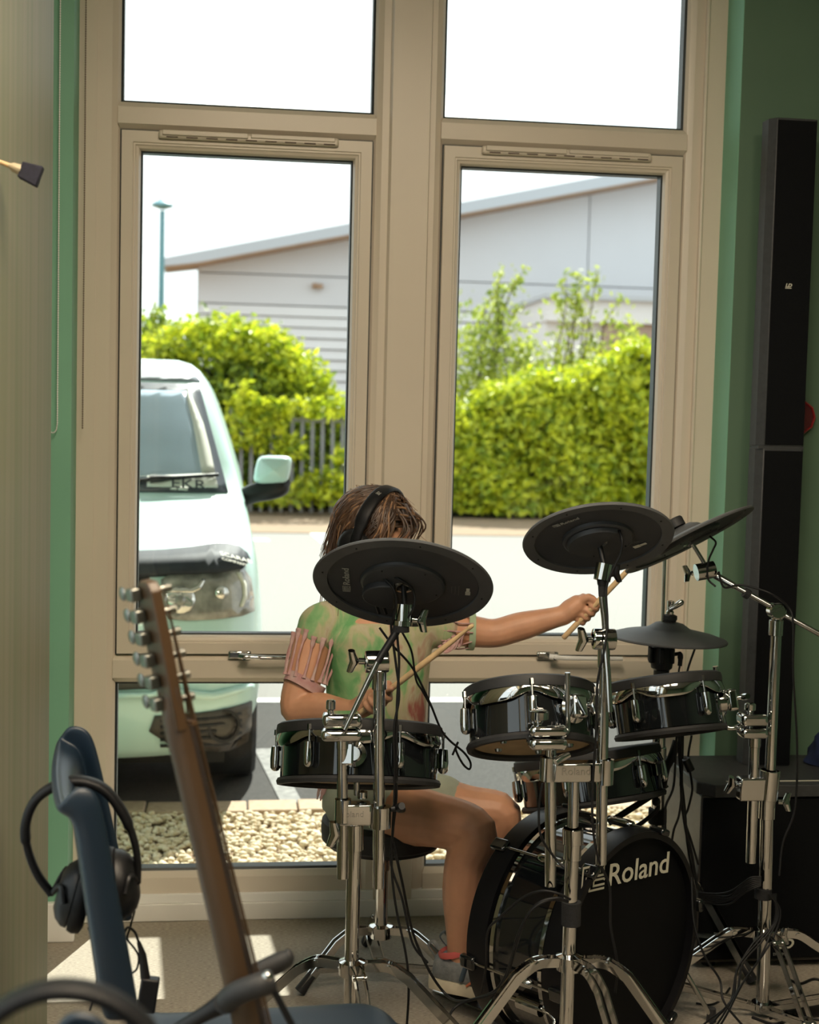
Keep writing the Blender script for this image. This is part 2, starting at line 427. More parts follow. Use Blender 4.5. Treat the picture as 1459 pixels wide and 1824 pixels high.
# unseen ceiling panels, added to light the room
m_fill = bpy.data.materials.new('fill_diffuser'); m_fill.use_nodes = True
_b = m_fill.node_tree.nodes['Principled BSDF']; _b.inputs['Base Color'].default_value = (.9, .9, .9, 1)
_b.inputs['Emission Color'].default_value = (1.0, .83, .61, 1); _b.inputs['Emission Strength'].default_value = FILL_POWER
for i, (lx, ly) in enumerate(((.15, -2.30), (.15, -3.22), (1.05, -3.22))):
    t = thing('added_ceiling_panel', ('added unseen square light panel nearest the drum kit', 'added unseen square light panel beside the left wall, above the camera', 'added unseen square light panel away from the left wall')[i], 'added light', (lx, ly, Z_C), 'added light panels')
    for s in (-1, 1):
        MB().box2((lx-.31, ly+s*.30-.012, Z_C-.03), (lx+.31, ly+s*.30+.012, Z_C)).build('frame', m_white_paint, t)
        MB().box2((lx+s*.30-.012, ly-.31, Z_C-.03), (lx+s*.30+.012, ly+.31, Z_C)).build('frame', m_white_paint, t)
    MB().box2((lx-.29, ly-.29, Z_C-.022), (lx+.29, ly+.29, Z_C-.004)).build('diffuser', m_fill, t)
# ================================================================== outside: ground, kerb, gravel, added sun-shaping canopy
ZG = -.25
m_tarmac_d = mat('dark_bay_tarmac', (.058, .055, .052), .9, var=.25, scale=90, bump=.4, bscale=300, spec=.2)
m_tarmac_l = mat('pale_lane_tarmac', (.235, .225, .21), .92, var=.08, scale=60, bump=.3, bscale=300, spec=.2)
m_dirt = mat('dry_verge', (.27, .18, .11), .95, col2=(.21, .155, .10), scale=6, bump=.5, bscale=60)
m_linepaint = mat('white_road_paint', (.78, .77, .73), .7, var=.1, scale=30)
m_linepaint_g = mat('grey_road_paint', (.20, .195, .185), .8, var=.3, scale=25)  # greyer line paint, used for the bay divider
m_pebble = mat('pebbles', (.56, .42, .24), .75, col2=(.78, .70, .56), scale=45, spec=.3)
m_kerb = mat('buff_kerb_block', (.42, .30, .20), .85, var=.15, scale=30, bump=.3)
def ground(name, x0, x1, y0, y1, z, m):
    o = MB().box2((x0, y0, z-.3), (x1, y1, z)).build(name, m, smooth=0); o['kind'] = 'structure'; return o
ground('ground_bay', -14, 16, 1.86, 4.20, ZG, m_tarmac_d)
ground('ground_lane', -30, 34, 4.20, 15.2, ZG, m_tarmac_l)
ground('ground_verge', -40, 44, 15.2, 20.5, ZG+.01, m_dirt)
ground('ground_far', -90, 120, 20.5, 110, ZG-.02, m_dirt)
ground('ground_gravel_bed', -6, 8, .12, 1.70, ZG+.045, m_dirt)
# painted lines
for nm, a, b, w, lab in (
    ('bay_line', (-6, 4.16), (12, 4.16), .10, 'long white line across the back of the parking bays'),
    ('bay_divider', tuple(PZ(469, 1335, ZG))[:2], tuple(PZ(520, 1432, ZG))[:2], .09, 'white bay divider line on the dark tarmac beside the van'),
    ('lane_mark', tuple(PZ(545, 930, ZG))[:2], tuple(PZ(592, 968, ZG))[:2], .28, 'white slanting line across the far lane by the hedge'),
    ('lane_mark', tuple(PZ(452, 962, ZG))[:2], tuple(PZ(478, 962, ZG))[:2], .30, 'short white patch on the lane behind the van mirror')):
    pm_ = m_linepaint_g if nm == 'bay_divider' else m_linepaint
    o = MB().bar((a[0], a[1], ZG+.003), (b[0], b[1], ZG+.003), w, .004).build(nm, pm_, smooth=0, origin=((a[0]+b[0])/2, (a[1]+b[1])/2, ZG))
    tag(o, lab, 'road line')
# kerb of buff blocks along the gravel
kb = thing('kerb', 'low kerb of buff concrete blocks between gravel and tarmac', 'kerb', (0, 1.78, ZG))
_km = None
for i in range(34):
    x = -3.2 + i*.20
    if _km is None:
        ko = MB().box2((x-.097, 1.705, ZG-.05), (x+.097, 1.855, ZG+.068)).build('kerb_block', m_kerb, kb, smooth=0, bevel=.006); _km = ko; _kx = x
    else:
        ko = _km.copy(); C.objects.link(ko); ko.location.x += x-_kx; ko.location.z += random.uniform(-.004, .003); WL[ko.name] = WL[_km.name].copy()
# gravel: a bed of rounded pebbles
def pebble_bed(n, x0, x1, y0, y1, z, smin, smax):
    ico = [(0,0,1)]+[(math.cos(a)*.894, math.sin(a)*.894, .447) for a in [2*math.pi*k/5 for k in range(5)]]+[(math.cos(a)*.894, math.sin(a)*.894, -.447) for a in [2*math.pi*(k+.5)/5 for k in range(5)]]+[(0,0,-1)]
    fc = []
    for k in range(5):
        fc += [(0, 1+k, 1+(k+1)%5), (1+k, 6+k, 1+(k+1)%5), (1+(k+1)%5, 6+k, 6+(k+1)%5), (11, 6+(k+1)%5, 6+k)]
    bm = bmesh.new(); vv = [bm.verts.new(p) for p in ico]
    for f in fc: bm.faces.new([vv[i] for i in f])
    bmesh.ops.subdivide_edges(bm, edges=bm.edges[:], cuts=1, use_grid_fill=True)
    bm.verts.ensure_lookup_table()
    base = np.array([v.co.normalized()[:] for v in bm.verts]); F3 = np.array([[v.index for v in f.verts] for f in bm.faces]); bm.free()
    V = []; FF = []; nb = len(base)
    for i in range(n):
        s = rng.uniform(smin, smax)*np.array([1, rng.uniform(.65, 1), rng.uniform(.45, .7)])
        q = base*s*(1+rng.uniform(-.12, .12, (nb, 1)))
        a, b = rng.uniform(0, 6.28), rng.uniform(-.4, .4)
        ca, sa, cb, sb = math.cos(a), math.sin(a), math.cos(b), math.sin(b)
        q = q @ np.array([[cb, 0, sb], [0, 1, 0], [-sb, 0, cb]]) @ np.array([[ca, sa, 0], [-sa, ca, 0], [0, 0, 1]])
        V.append(q+np.array([rng.uniform(x0, x1), rng.uniform(y0, y1), z+rng.uniform(0, .025)])); FF.append(F3+i*nb)
    me = bpy.data.meshes.new('pebble_gravel'); me.from_pydata(np.concatenate(V).tolist(), [], np.concatenate(FF).tolist())
    me.materials.append(m_pebble); me.polygons.foreach_set('use_smooth', [True]*len(me.polygons))
    o = bpy.data.objects.new('pebble_gravel', me); C.objects.link(o); WL[o.name] = Vector((0,0,0))
    return tag(o, 'bed of rounded buff pebbles below the window', 'gravel', kind='stuff')
pebble_bed(11000, -.75, 1.9, .42, 1.682, ZG+.045, .008, .0175)
# added unseen canopy: slots shape the floor sun patches, boards shade the upper panes
m_canopy = mat('added_canopy_board', (.62, .61, .58), .7, var=.04)
cn = struct('added_canopy')
zc = 4.3
dyc = zc/1.09; dxc = .35*zc/1.09
yA, yB_, yD = dyc-.62, dyc-.02, dyc+.30
def cboard(q):
    MB().prism([(x+dxc, y+dyc) for x, y in q], (0, 0, zc), (1,0,0), (0,1,0), .12).build('added_canopy_board', m_canopy, cn, smooth=0)
MB().box2((-4, .1, zc), (9, yA, zc+.12)).build('added_canopy_board', m_canopy, cn, smooth=0)
cboard([(-5.5, -.62), (-.95, -.62), (-.95, -.02), (-5.5, -.02)])
cboard([(-.078, -.62), (.042, -.62), (-.010, -.02), (-.122, -.02)])
cboard([(.222, -.62), (7.6, -.62), (7.6, -.02), (.168, -.02)])
MB().box2((-4, yB_, zc), (9, yD, zc+.12)).build('added_canopy_board', m_canopy, cn, smooth=0)
o = MB().box2((-4, .0, Z_C+.15), (8, .12, zc)).build('wall_upper', m_canopy, smooth=0); o['kind'] = 'structure'
o = MB().box2((X_R+.2, .0, -.3), (8, .12, Z_C+.2)).build('wall_outer', m_canopy, smooth=0); o['kind'] = 'structure'
ground('ground_side', -40, XP-.12, -30, -1.2, ZG, m_tarmac_l)
o = MB().box2((-4, .0, -.3), (X_L-.2, .12, Z_C+.2)).build('wall_outer', m_canopy, smooth=0); o['kind'] = 'structure'
o = MB().box2((-4, .02, -.35), (8, .12, -.0)).build('wall_plinth', m_canopy, smooth=0); o['kind'] = 'structure'
# ================================================================== the van outside
m_aqua = mat('aqua_van_paint', (.54, .75, .71), .28, var=.02, scale=2, coat=.5)
m_ws = mat('sky_tinted_windscreen', (.38, .48, .58), .12, var=.06, scale=3, spec=.9)  # sky reflection put into the pale blue base colour
m_wsband = mat('windscreen_black_band', (.05, .06, .075), .35, var=.1)
m_trimc = mat('cream_pillar_trim', (.70, .70, .62), .7, var=.03)
m_lamp_lens = mat('headlamp_lens', (.16, .15, .13), .10, col2=(.42, .40, .36), scale=14, coat=.8)
m_lamp_refl = mat('headlamp_reflector', (.72, .70, .64), .15, .8, var=.1)
m_bra = mat('black_vinyl_bonnet_cover', (.035, .04, .05), .6, var=.12, scale=12, spec=.2)
m_grille = mat('dark_grille_plastic', (.03, .026, .022), .6, col2=(.075, .06, .045), scale=9, stretch=(1, 1, 6))
m_tyre = mat('tyre_rubber', (.02, .02, .02), .8, var=.2, scale=60, bump=.4, bscale=60)
m_under = mat('underbody', (.012, .012, .012), .9, var=.2)
XC, YV = -.795, 1.60
VT = [ # height, nose setback, half width, corner depth
 (.27,.13,.84,.40),(.32,.05,.89,.44),(.42,.02,.93,.46),(.56,.0,.95,.46),(.68,.015,.95,.46),(.76,.05,.948,.46),(.84,.075,.945,.45),(.94,.10,.935,.44),(1.01,.14,.925,.42),
 (1.06,.21,.915,.38),(1.11,.34,.905,.32),(1.18,.57,.89,.24),(1.24,.80,.875,.18),(1.27,.88,.865,.17),(1.4,.99,.825,.17),(1.55,1.12,.775,.17),(1.70,1.26,.72,.17),(1.78,1.35,.685,.17),(1.83,1.45,.655,.17),(1.865,1.60,.61,.16),(1.89,1.85,.54,.14),(1.90,2.2,.45,.12)]
def v_row(h):
    if h <= VT[0][0]: return VT[0][1:]
    for a, b in zip(VT, VT[1:]):
        if h <= b[0]:
            t = (h-a[0])/(b[0]-a[0]); return tuple(p+(q-p)*t for p, q in zip(a[1:], b[1:]))
    return VT[-1][1:]
def v_s(x, h):
    s0, w, c = v_row(h); t = min(.9995, abs(x)/w); return s0 + c*(1-(1-t**2.7)**(1/2.7))
def v_pt(x, h, off=0):
    return Vector((XC+x, YV+v_s(x, h)-off, ZG+h))
def v_px(px, py, off=0):
    lo, hi = 1.3, 5.0
    for _ in range(40):
        y = (lo+hi)/2; p = P(px, py, y)
        if y - (YV+v_s(p.x-XC, p.z-ZG)) < 0: lo = y
        else: hi = y
    p = P(px, py, (lo+hi)/2); return (p.x-XC, p.z-ZG)
def v_patch(name, pts, m, parent, off=.006, px=True, cuts=4, thick=.008, mirror=False, smooth=60):
    q = [v_px(*p) for p in pts] if px else list(pts)
    if mirror: q = [(-x, h) for x, h in q]
    bm = bmesh.new(); vs = [bm.verts.new((x, h, 0)) for x, h in q]; bm.faces.new(vs)
    bmesh.ops.subdivide_edges(bm, edges=bm.edges[:], cuts=2)
    bmesh.ops.triangulate(bm, faces=bm.faces[:])
    for _ in range(cuts-2 if cuts > 2 else 0): bmesh.ops.subdivide_edges(bm, edges=[e for e in bm.edges if e.calc_length() > .05], cuts=1); bmesh.ops.triangulate(bm, faces=bm.faces[:])
    bm.verts.ensure_lookup_table(); mb = MB()
    mb.add([v_pt(v.co.x, v.co.y, off) for v in bm.verts], [[v.index for v in f.verts] for f in bm.faces]); bm.free()
    o = mb.build(name, m, parent, smooth=smooth)
    s = o.modifiers.new('thickness', 'SOLIDIFY'); s.thickness = thick; s.offset = 0
    return o
van = thing('van', 'pale aqua van parked nose-in outside the left window', 'van', (XC, YV+2.4, ZG))
mb = MB(); rows = []; NT = 33
for h, *_ in VT:
    s0, w, c = v_row(h); row = []
    for k in range(NT):
        a = -1+2*k/(NT-1); t = math.copysign(1-(1-abs(a))**1.7, a)
        row.append(v_pt(w*t*.9995, h))
    for e in (1,):
        row.append(Vector((XC+w, YV+4.85-(.25 if h > 1.7 else .0), ZG+h)))
    row.insert(0, Vector((XC-w, YV+4.85-(.25 if h > 1.7 else .0), ZG+h)))
    rows.append(row)
mb.grid(rows)
top = rows[-1]; mb.add(top, [tuple(range(len(top)))])
bk = [r[0] for r in rows]+[r[-1] for r in rows[::-1]]; mb.add(bk, [tuple(range(len(bk)))])
mb.build('body', m_aqua, van, smooth=42)
MB().box2((XC-.80, YV+.35, ZG+.20), (XC+.80, YV+4.7, ZG+.30)).build('underbody', m_under, van)
# windscreen with black band, header and wiper
ws = v_patch('windscreen_surround', [(-.80,1.275),(.80,1.275),(.655,1.76),(-.655,1.76)], m_wsband, van, .004, px=False, cuts=5)
v_patch('windscreen', [(-.745,1.335),(.745,1.335),(.62,1.725),(-.62,1.725)], m_ws, ws, .011, px=False, cuts=5)
v_patch('pillar_trim', [(335,690),(344,712),(362,755),(374,800),(383,843),(360,845),(352,800),(343,750),(333,712)], m_trimc, ws, .016)
v_patch('dashboard_paper', [(262,848),(382,843),(388,868),(262,866)], m_trimc, ws, .016)
v_patch('roof_header', [(-.66,1.775),(.66,1.775),(.60,1.85),(-.60,1.85)], mat('grey_roof_header', (.33, .36, .41), .4, var=.05), van, .004, px=False, cuts=5)
wp = MB(); a, b = v_px(268, 853), v_px(389, 845)
wp.tube([v_pt(a[0]+(b[0]-a[0])*k/6, a[1]+(b[1]-a[1])*k/6, .035) for k in range(7)], [.018, .016, .010, .008, .008, .008, .008], 8)
a2 = v_px(200, 862); wp.tube([v_pt(a2[0]+(a[0]-a2[0])*k/3, a2[1]+(a[1]-a2[1])*k/3, .03) for k in range(4)], .009, 8)
wp.build('wiper', m_black, van)
# stencil letters and pale stickers at the foot of the screen
pa = v_px(304, 867); pb = v_px(376, 872); A = v_pt(*pa, .026); B = v_pt(*pb, .026)
text('EKR', .072, A, B-A, Vector((0, .62, .78)), m_wsband, van, sx=1.25)
v_patch('sticker', [(303,871),(314,867),(315,872)], m_trimc, ws, .016); v_patch('sticker', [(317,867),(335,868),(334,873),(317,872)], m_trimc, ws, .016)
# bonnet cover (black bra), lettering
for mi in (False, True):
    v_patch('bonnet_cover', [(38,1003),(180,990),(243,985),(290,983),(340,978),(385,971),(405,971),(425,977),(437,987),(442,999),(436,1008),(420,1013),(390,1018),(300,1021),(200,1026),(38,1030)], m_bra, van, .02, thick=.03, mirror=mi)
def van_text(s, x0, y0, x1, y1, size, m, sx=1):
    a = v_px(x0, y0); b = v_px(x1, y1); A = v_pt(*a, .075); B = v_pt(*b, .075)
    up = v_pt(a[0], a[1]+.03, .075)-A
    return text(s, size, A, B-A, up, m, van, sx=sx)
for s, x0, y0, x1, y1, sz in (('SCARAB', 393, 985, 434, 996, .040), ('COMPANY', 396, 993, 432, 1003, .024)):
    van_text(s, x0, y0, x1, y1, sz, m_printw)
# head lamps
for mi in (False, True):
    hl = v_patch('headlamp', [(287,1032),(300,1024),(390,1020),(434,1012),(446,1030),(451,1062),(452,1088),(430,1097),(380,1103),(330,1105),(300,1102),(288,1085)], m_lamp_lens, van, .008, mirror=mi)
    for cx, cy, rr, m_ in ((321, 1068, 27, m_lamp_refl), (395, 1055, 12, m_lamp_refl)):
        ring = [(cx+rr*math.cos(2*math.pi*k/14), cy+rr*.9*math.sin(2*math.pi*k/14)) for k in range(14)]
        v_patch('reflector', ring, m_lamp_refl, hl, .014, mirror=mi)
        ring = [(cx+rr*.35*math.cos(2*math.pi*k/10), cy+rr*.35*math.sin(2*math.pi*k/10)) for k in range(10)]
        v_patch('bulb', ring, m_lamp_lens, hl, .022, mirror=mi)
    v_patch('lamp_trim', [(290,1047),(340,1049),(352,1043),(360,1030),(366,1031),(358,1048),(344,1055),(290,1053)], m_lamp_refl, hl, .015, mirror=mi)
    v_patch('lamp_trim', [(421,1018),(428,1018),(438,1040),(439,1065),(432,1080),(427,1080),(433,1060),(432,1040)], m_trimc, hl, .015, mirror=mi)
    # upper grille corner, bumper crease, lower fog grille
    v_patch('grille', [(38,1225),(205,1229),(262,1226),(283,1219),(290,1214),(205,1214),(38,1212)] , m_grille, van, .006, mirror=mi)
    v_patch('bumper_ridge', [(205,1233),(270,1232),(292,1222),(380,1232),(448,1215),(448,1222),(380,1243),(300,1240),(270,1240),(205,1241)], m_aqua, van, .02, thick=.03, mirror=mi)
    fg = v_patch('fog_grille', [(276,1275),(330,1272),(380,1266),(448,1248),(447,1290),(442,1318),(425,1330),(370,1336),(330,1334),(290,1318),(266,1302)], m_grille, van, .006, mirror=mi)
    for k in range(5):
        yy = 1281+k*11
        v_patch('grille_slat', [(286,yy),(360,yy-3),(430,yy-13),(430,yy-9),(360,yy+1),(286,yy+4)], m_under, fg, .016, mirror=mi)
    c0 = v_px(398, 1290); ctr = v_pt(c0[0]*(-1 if mi else 1), c0[1], .02)
    MB().lathe([(.056,-.012),(.056,.012),(.068,.012),(.068,-.012)], ctr, (.3*(-1 if mi else 1), -1, 0), 28, closed=True).build('fog_lamp_ring', m_black, fg)
    MB().lathe([(0,0),(.03,.004),(.05,-.006)], ctr, (.3*(-1 if mi else 1), -1, 0), 20).build('fog_lamp', m_grille, fg)
v_patch('upper_grille', [(-.50,.86),(.50,.86),(.50,1.0),(-.50,1.0)], m_under, van, .008, px=False, cuts=4)
# wheels
for sx in (-1, 1):
    for yy in (YV+.95, YV+3.9):
        wx = XC+sx*.82; c = Vector((wx, yy, ZG+.315))
        w = MB().lathe([(.20,-.115),(.29,-.118),(.312,-.10),(.315,0),(.312,.10),(.29,.118),(.20,.115)], c, (1,0,0), 40).build('wheel', m_tyre, van)
        MB().lathe([(0,.09*sx),(.05,.10*sx),(.17,.07*sx),(.20,.11*sx)], c, (1,0,0), 24).build('rim', m_chrome_s, w)
# door mirror
mc = (P(438, 880, 2.72)+P(516, 815, 2.72))/2
def mirror_half(sign, name):
    xx = mc.x if sign > 0 else 2*XC-mc.x
    base = MB(); base.tube(spline([Vector((XC+sign*.86, 2.74, ZG+1.235)), Vector((xx-sign*.06, 2.72, ZG+1.265)), Vector((xx+sign*.04, 2.70, ZG+1.29)), Vector((xx+sign*.095, 2.70, ZG+1.33))], 5), [.045,.045,.045,.046,.047,.048,.049,.05,.05,.05,.05,.05,.048,.04,.03,.02], 12, squash=(1, .8))
    mr = base.build(name, m_black, van)
    rows = []
    for j in range(9):                                   # rounded shell of the housing
        v = -1+2*j/8; row = []
        for i in range(18):
            t = 2*math.pi*i/18; ex = .45
            cxx = math.copysign(abs(math.cos(t))**ex, math.cos(t)); czz = math.copysign(abs(math.sin(t))**ex, math.sin(t))
            sc = math.sqrt(max(0, 1-(abs(v)**2.6)))*.98+.02
            row.append(Vector((xx+sign*.022+.082*cxx*sc + sign*.012*czz*sc, 2.70+.075*v, ZG+1.375+.066*czz*sc)))
        rows.append(row)
    h = MB().grid(rows, closed_u=True); h.add(rows[0], [tuple(range(18))]); h.add(rows[-1], [tuple(range(18))])
    h.build('mirror_housing', m_aqua, mr, smooth=70)
mirror_half(1, 'door_mirror'); mirror_half(-1, 'door_mirror')

# ================================================================== hedges, trees, fence, lamp post, buildings
def leaf_material(name, dark, light, scale=.9):
    m = bpy.data.materials.new(name); m.use_nodes = True; nt = m.node_tree; N = nt.nodes; L = nt.links
    b = N['Principled BSDF']; out = N['Material Output']; b.inputs['Roughness'].default_value = .45
    tc = N.new('ShaderNodeTexCoord'); n = N.new('ShaderNodeTexNoise'); n.inputs['Scale'].default_value = scale*8; n.inputs['Detail'].default_value = 2
    L.new(tc.outputs['Object'], n.inputs[0]); rp = N.new('ShaderNodeValToRGB'); L.new(n.outputs[0], rp.inputs[0])
    rp.color_ramp.elements[0].position = .35; rp.color_ramp.elements[1].position = .65
    rp.color_ramp.elements[0].color = (*dark, 1); rp.color_ramp.elements[1].color = (*light, 1)
    L.new(rp.outputs[0], b.inputs['Base Color'])
    t = N.new('ShaderNodeBsdfTranslucent'); L.new(rp.outputs[0], t.inputs[0])
    mx = N.new('ShaderNodeMixShader'); mx.inputs[0].default_value = .45
    L.new(b.outputs[0], mx.inputs[1]); L.new(t.outputs[0], mx.inputs[2]); L.new(mx.outputs[0], out.inputs[0]); return m
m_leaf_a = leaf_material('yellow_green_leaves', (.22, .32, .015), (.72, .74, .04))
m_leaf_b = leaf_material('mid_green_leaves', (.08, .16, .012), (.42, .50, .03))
m_leaf_c = leaf_material('pale_tree_leaves', (.16, .24, .03), (.55, .60, .10))
m_bark = mat('bark', (.14, .10, .06), .9, var=.3, scale=12, bump=.5)
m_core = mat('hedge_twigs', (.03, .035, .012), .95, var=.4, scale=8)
def leaves(name, pts, size, m, parent, nrm=None, spread=.9):
    """pts: n x 3 leaf centres; each leaf a folded diamond"""
    n = len(pts); d = rng.normal(size=(n, 3))
    if nrm is not None: d = nrm + d*spread
    d /= np.linalg.norm(d, axis=1, keepdims=True)
    a = np.cross(d, rng.normal(size=(n, 3))); a /= np.linalg.norm(a, axis=1, keepdims=True)+1e-9; b = np.cross(d, a)
    s = size*rng.uniform(.7, 1.3, (n, 1))
    V = np.stack([pts-a*s, pts+b*s*.5+d*s*.15, pts+a*s, pts-b*s*.5+d*s*.15], 1).reshape(-1, 3) - np.array(WL[parent.name])
    idx = np.arange(n)*4; Fc = np.concatenate([np.stack([idx, idx+1, idx+2], 1), np.stack([idx, idx+2, idx+3], 1)])
    me = bpy.data.meshes.new(name); me.from_pydata(V.tolist(), [], Fc.tolist()); me.materials.append(m)
    o = bpy.data.objects.new(name, me); C.objects.link(o); o.parent = parent; o['kind'] = 'stuff'; WL[o.name] = WL[parent.name].copy(); return o
def shell_pts(c, r, n, jit=.12, zlo=-1):
    d = rng.normal(size=(n, 3)); d /= np.linalg.norm(d, axis=1, keepdims=True); d = d[d[:, 2] > zlo]
    return np.array(c)+d*np.array(r)*(1+rng.normal(0, jit, (len(d), 1))), d
# clipped hedge on the right
t = thing('hedge', 'dense clipped yellow-green hedge behind the lane, in the right window', 'hedge', (6.4, 19, ZG))
pts = []; nr = []
def hz(x): return 1.58+(.82*max(0, min(1, (x-3.9)/2.6)))+.10*math.sin(x*3.1)+.06*math.sin(x*7.7+1)
for _ in range(15000):
    x = rng.uniform(3.2, 9.4); top = hz(x); q = rng.uniform()
    if q < .68: z = rng.uniform(-.15, top); y = 18.35+rng.normal(0, .09)+.10*math.sin(x*4+z*3)+.25*max(0, z-top+.5); nn = (0, -1, .35)
    elif q < .95: z = top+rng.normal(0, .08); y = rng.uniform(18.4, 20); nn = (0, -.3, 1)
    else: z = rng.uniform(-.1, top); y = rng.uniform(18.5, 20); x = 3.2+rng.normal(0, .06); nn = (-1, 0, .3)
    pts.append((x, y, z)); nr.append(nn)
leaves('foliage', np.array(pts), .085, m_leaf_a, t, np.array(nr, float))
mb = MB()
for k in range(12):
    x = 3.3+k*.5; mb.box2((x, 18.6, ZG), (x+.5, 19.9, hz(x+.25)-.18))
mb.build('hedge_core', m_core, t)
# overgrown hedge behind the railings on the left
t = thing('hedge', 'tall overgrown hedge behind the grey railings, in the left window', 'hedge', (.3, 20, ZG))
pts = []; nr = []
for c, r, n in (((-1.35, 20.2, 1.2), (.9, .9, 1.25), 2200), ((-.3, 20.0, 1.5), (.85, .8, 1.20), 2600), ((.45, 20.0, 1.55), (.7, .75, 1.10), 2200), ((1.05, 19.9, 1.3), (.62, .7, .85), 1800), ((1.55, 19.8, .9), (.6, .6, .75), 1500), ((2.1, 19.8, .6), (.7, .6, .75), 1300), ((1.0, 19.2, .35), (1.6, .25, .75), 3400), ((-.2, 19.4, .5), (.9, .6, .9), 1500), ((-1.9, 21, 2.1), (.35, .4, 1.2), 700), ((-1.25, 20.6, 2.35), (.3, .3, .62), 500)):
    p, d = shell_pts(c, r, n, .14, -.6); pts.append(p); nr.append(d)
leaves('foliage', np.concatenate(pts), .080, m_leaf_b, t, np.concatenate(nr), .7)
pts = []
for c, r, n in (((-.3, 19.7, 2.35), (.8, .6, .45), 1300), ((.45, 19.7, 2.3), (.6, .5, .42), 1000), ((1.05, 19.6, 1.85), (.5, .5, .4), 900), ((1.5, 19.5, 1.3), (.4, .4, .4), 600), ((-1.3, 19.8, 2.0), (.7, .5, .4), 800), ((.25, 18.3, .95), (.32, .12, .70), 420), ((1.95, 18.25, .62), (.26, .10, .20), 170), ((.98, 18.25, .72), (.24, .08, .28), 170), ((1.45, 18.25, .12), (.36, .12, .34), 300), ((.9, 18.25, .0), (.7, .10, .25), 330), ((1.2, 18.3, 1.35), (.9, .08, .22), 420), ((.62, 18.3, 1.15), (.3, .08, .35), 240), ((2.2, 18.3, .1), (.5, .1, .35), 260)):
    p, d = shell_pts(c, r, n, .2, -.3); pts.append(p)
leaves('sunlit_foliage', np.concatenate(pts), .085, m_leaf_a, t)  # yellower leaves: sunlight on these clumps put into their colour
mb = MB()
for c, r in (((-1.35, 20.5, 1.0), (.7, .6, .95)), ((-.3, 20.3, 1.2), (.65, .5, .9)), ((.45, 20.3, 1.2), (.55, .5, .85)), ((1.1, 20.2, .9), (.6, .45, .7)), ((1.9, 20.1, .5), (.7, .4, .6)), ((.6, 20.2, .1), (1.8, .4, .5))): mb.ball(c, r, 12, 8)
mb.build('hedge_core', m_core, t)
mb = MB()
for _ in range(16):
    x = rng.uniform(-1.2, 1.9); b0 = Vector((x, 19.7, ZG)); mb.tube(spline([b0, b0+Vector((rng.uniform(-.2,.2), -.1, .9)), b0+Vector((rng.uniform(-.5,.5), -.15, 1.9))], 4), [.03]*5+[.018]*4, 6)
mb.build('branches', m_bark, t)
# loose young tree behind the right hedge
t = thing('tree', 'loose pale tree with thin upright twigs behind the right hedge', 'tree', (5, 21.3, ZG))
pts = []
for c, r, n in (((3.9, 21.2, 2.2), (.8, .7, .9), 900), ((4.7, 21.2, 2.3), (.8, .7, .8), 800), ((5.5, 21.4, 2.0), (.9, .6, .6), 600), ((6.3, 21.2, 2.1), (.7, .5, .5), 300), ((4.1, 21.2, 1.6), (1.2, .6, .5), 700), ((6.9, 20.6, 2.5), (.22, .2, .5), 220)):
    p, d = shell_pts(c, r, n, .3, -1); pts.append(p)
br = MB()
for _ in range(26):
    x = rng.uniform(3.4, 6.9); h = rng.uniform(2.6, 4.3); b0 = Vector((x, 21.2, ZG)); k = rng.uniform(-.5, .5)
    cv = spline([b0, b0+Vector((k*.4, 0, h*.5)), b0+Vector((k, .1, h*.85)), b0+Vector((k*1.5+rng.uniform(-.3,.3), .1, h))], 6)
    br.tube(cv, [.028-.0013*i for i in range(len(cv))], 5)
    q = np.array([list(c_) for c_ in cv[8:]]); q = np.repeat(q, 5, 0); pts.append(q+rng.normal(0, .07, q.shape))
br.build('branches', m_bark, t)
leaves('foliage', np.concatenate(pts), .07, m_leaf_c, t)
# steel railings
m_steel = mat('galvanised_railing', (.24, .235, .25), .6, .1, var=.1)
fn = thing('railings', 'grey vertical steel railings with ivy growing through them', 'fence', (1, 18.5, ZG))
pm = None
for i in range(20):
    x = .05+i*.158
    if pm is None:
        mb = MB(); mb.box2((x-.028, 18.46, ZG+.05), (x+.028, 18.485, ZG+1.62)); mb.add([(x-.028, 18.46, ZG+1.62), (x+.028, 18.46, ZG+1.62), (x+.028, 18.485, ZG+1.62), (x-.028, 18.485, ZG+1.62), (x, 18.47, ZG+1.72)], [(0,1,4),(1,2,4),(2,3,4),(3,0,4)])
        pm = mb.build('pale', m_steel, fn, smooth=0); x_0 = x
    else:
        o = pm.copy(); C.objects.link(o); o.location.x += x-x_0
for z in (ZG+.30, ZG+1.50): MB().box2((-.1, 18.49, z-.03), (3.4, 18.53, z+.03)).build('rail', m_steel, fn, smooth=0)
# lamp post
m_teal = mat('teal_post_paint', (.10, .25, .30), .5, var=.1)
lp = thing('lamp_post', 'thin teal lamp post rising above the hedge', 'lamp post', (-1.26, 23, ZG))
mb = MB().cyl((-1.26, 23, ZG), (-1.26, 23, 5.0), .075, .045, 14); mb.build('pole', m_teal, lp)
MB().lathe([(0,.14),(.05,.13),(.19,.04),(.20,0),(.06,-.05),(0,-.06)], (-1.26, 23, 5.08), (0,0,1), 20).build('lantern', m_teal, lp)
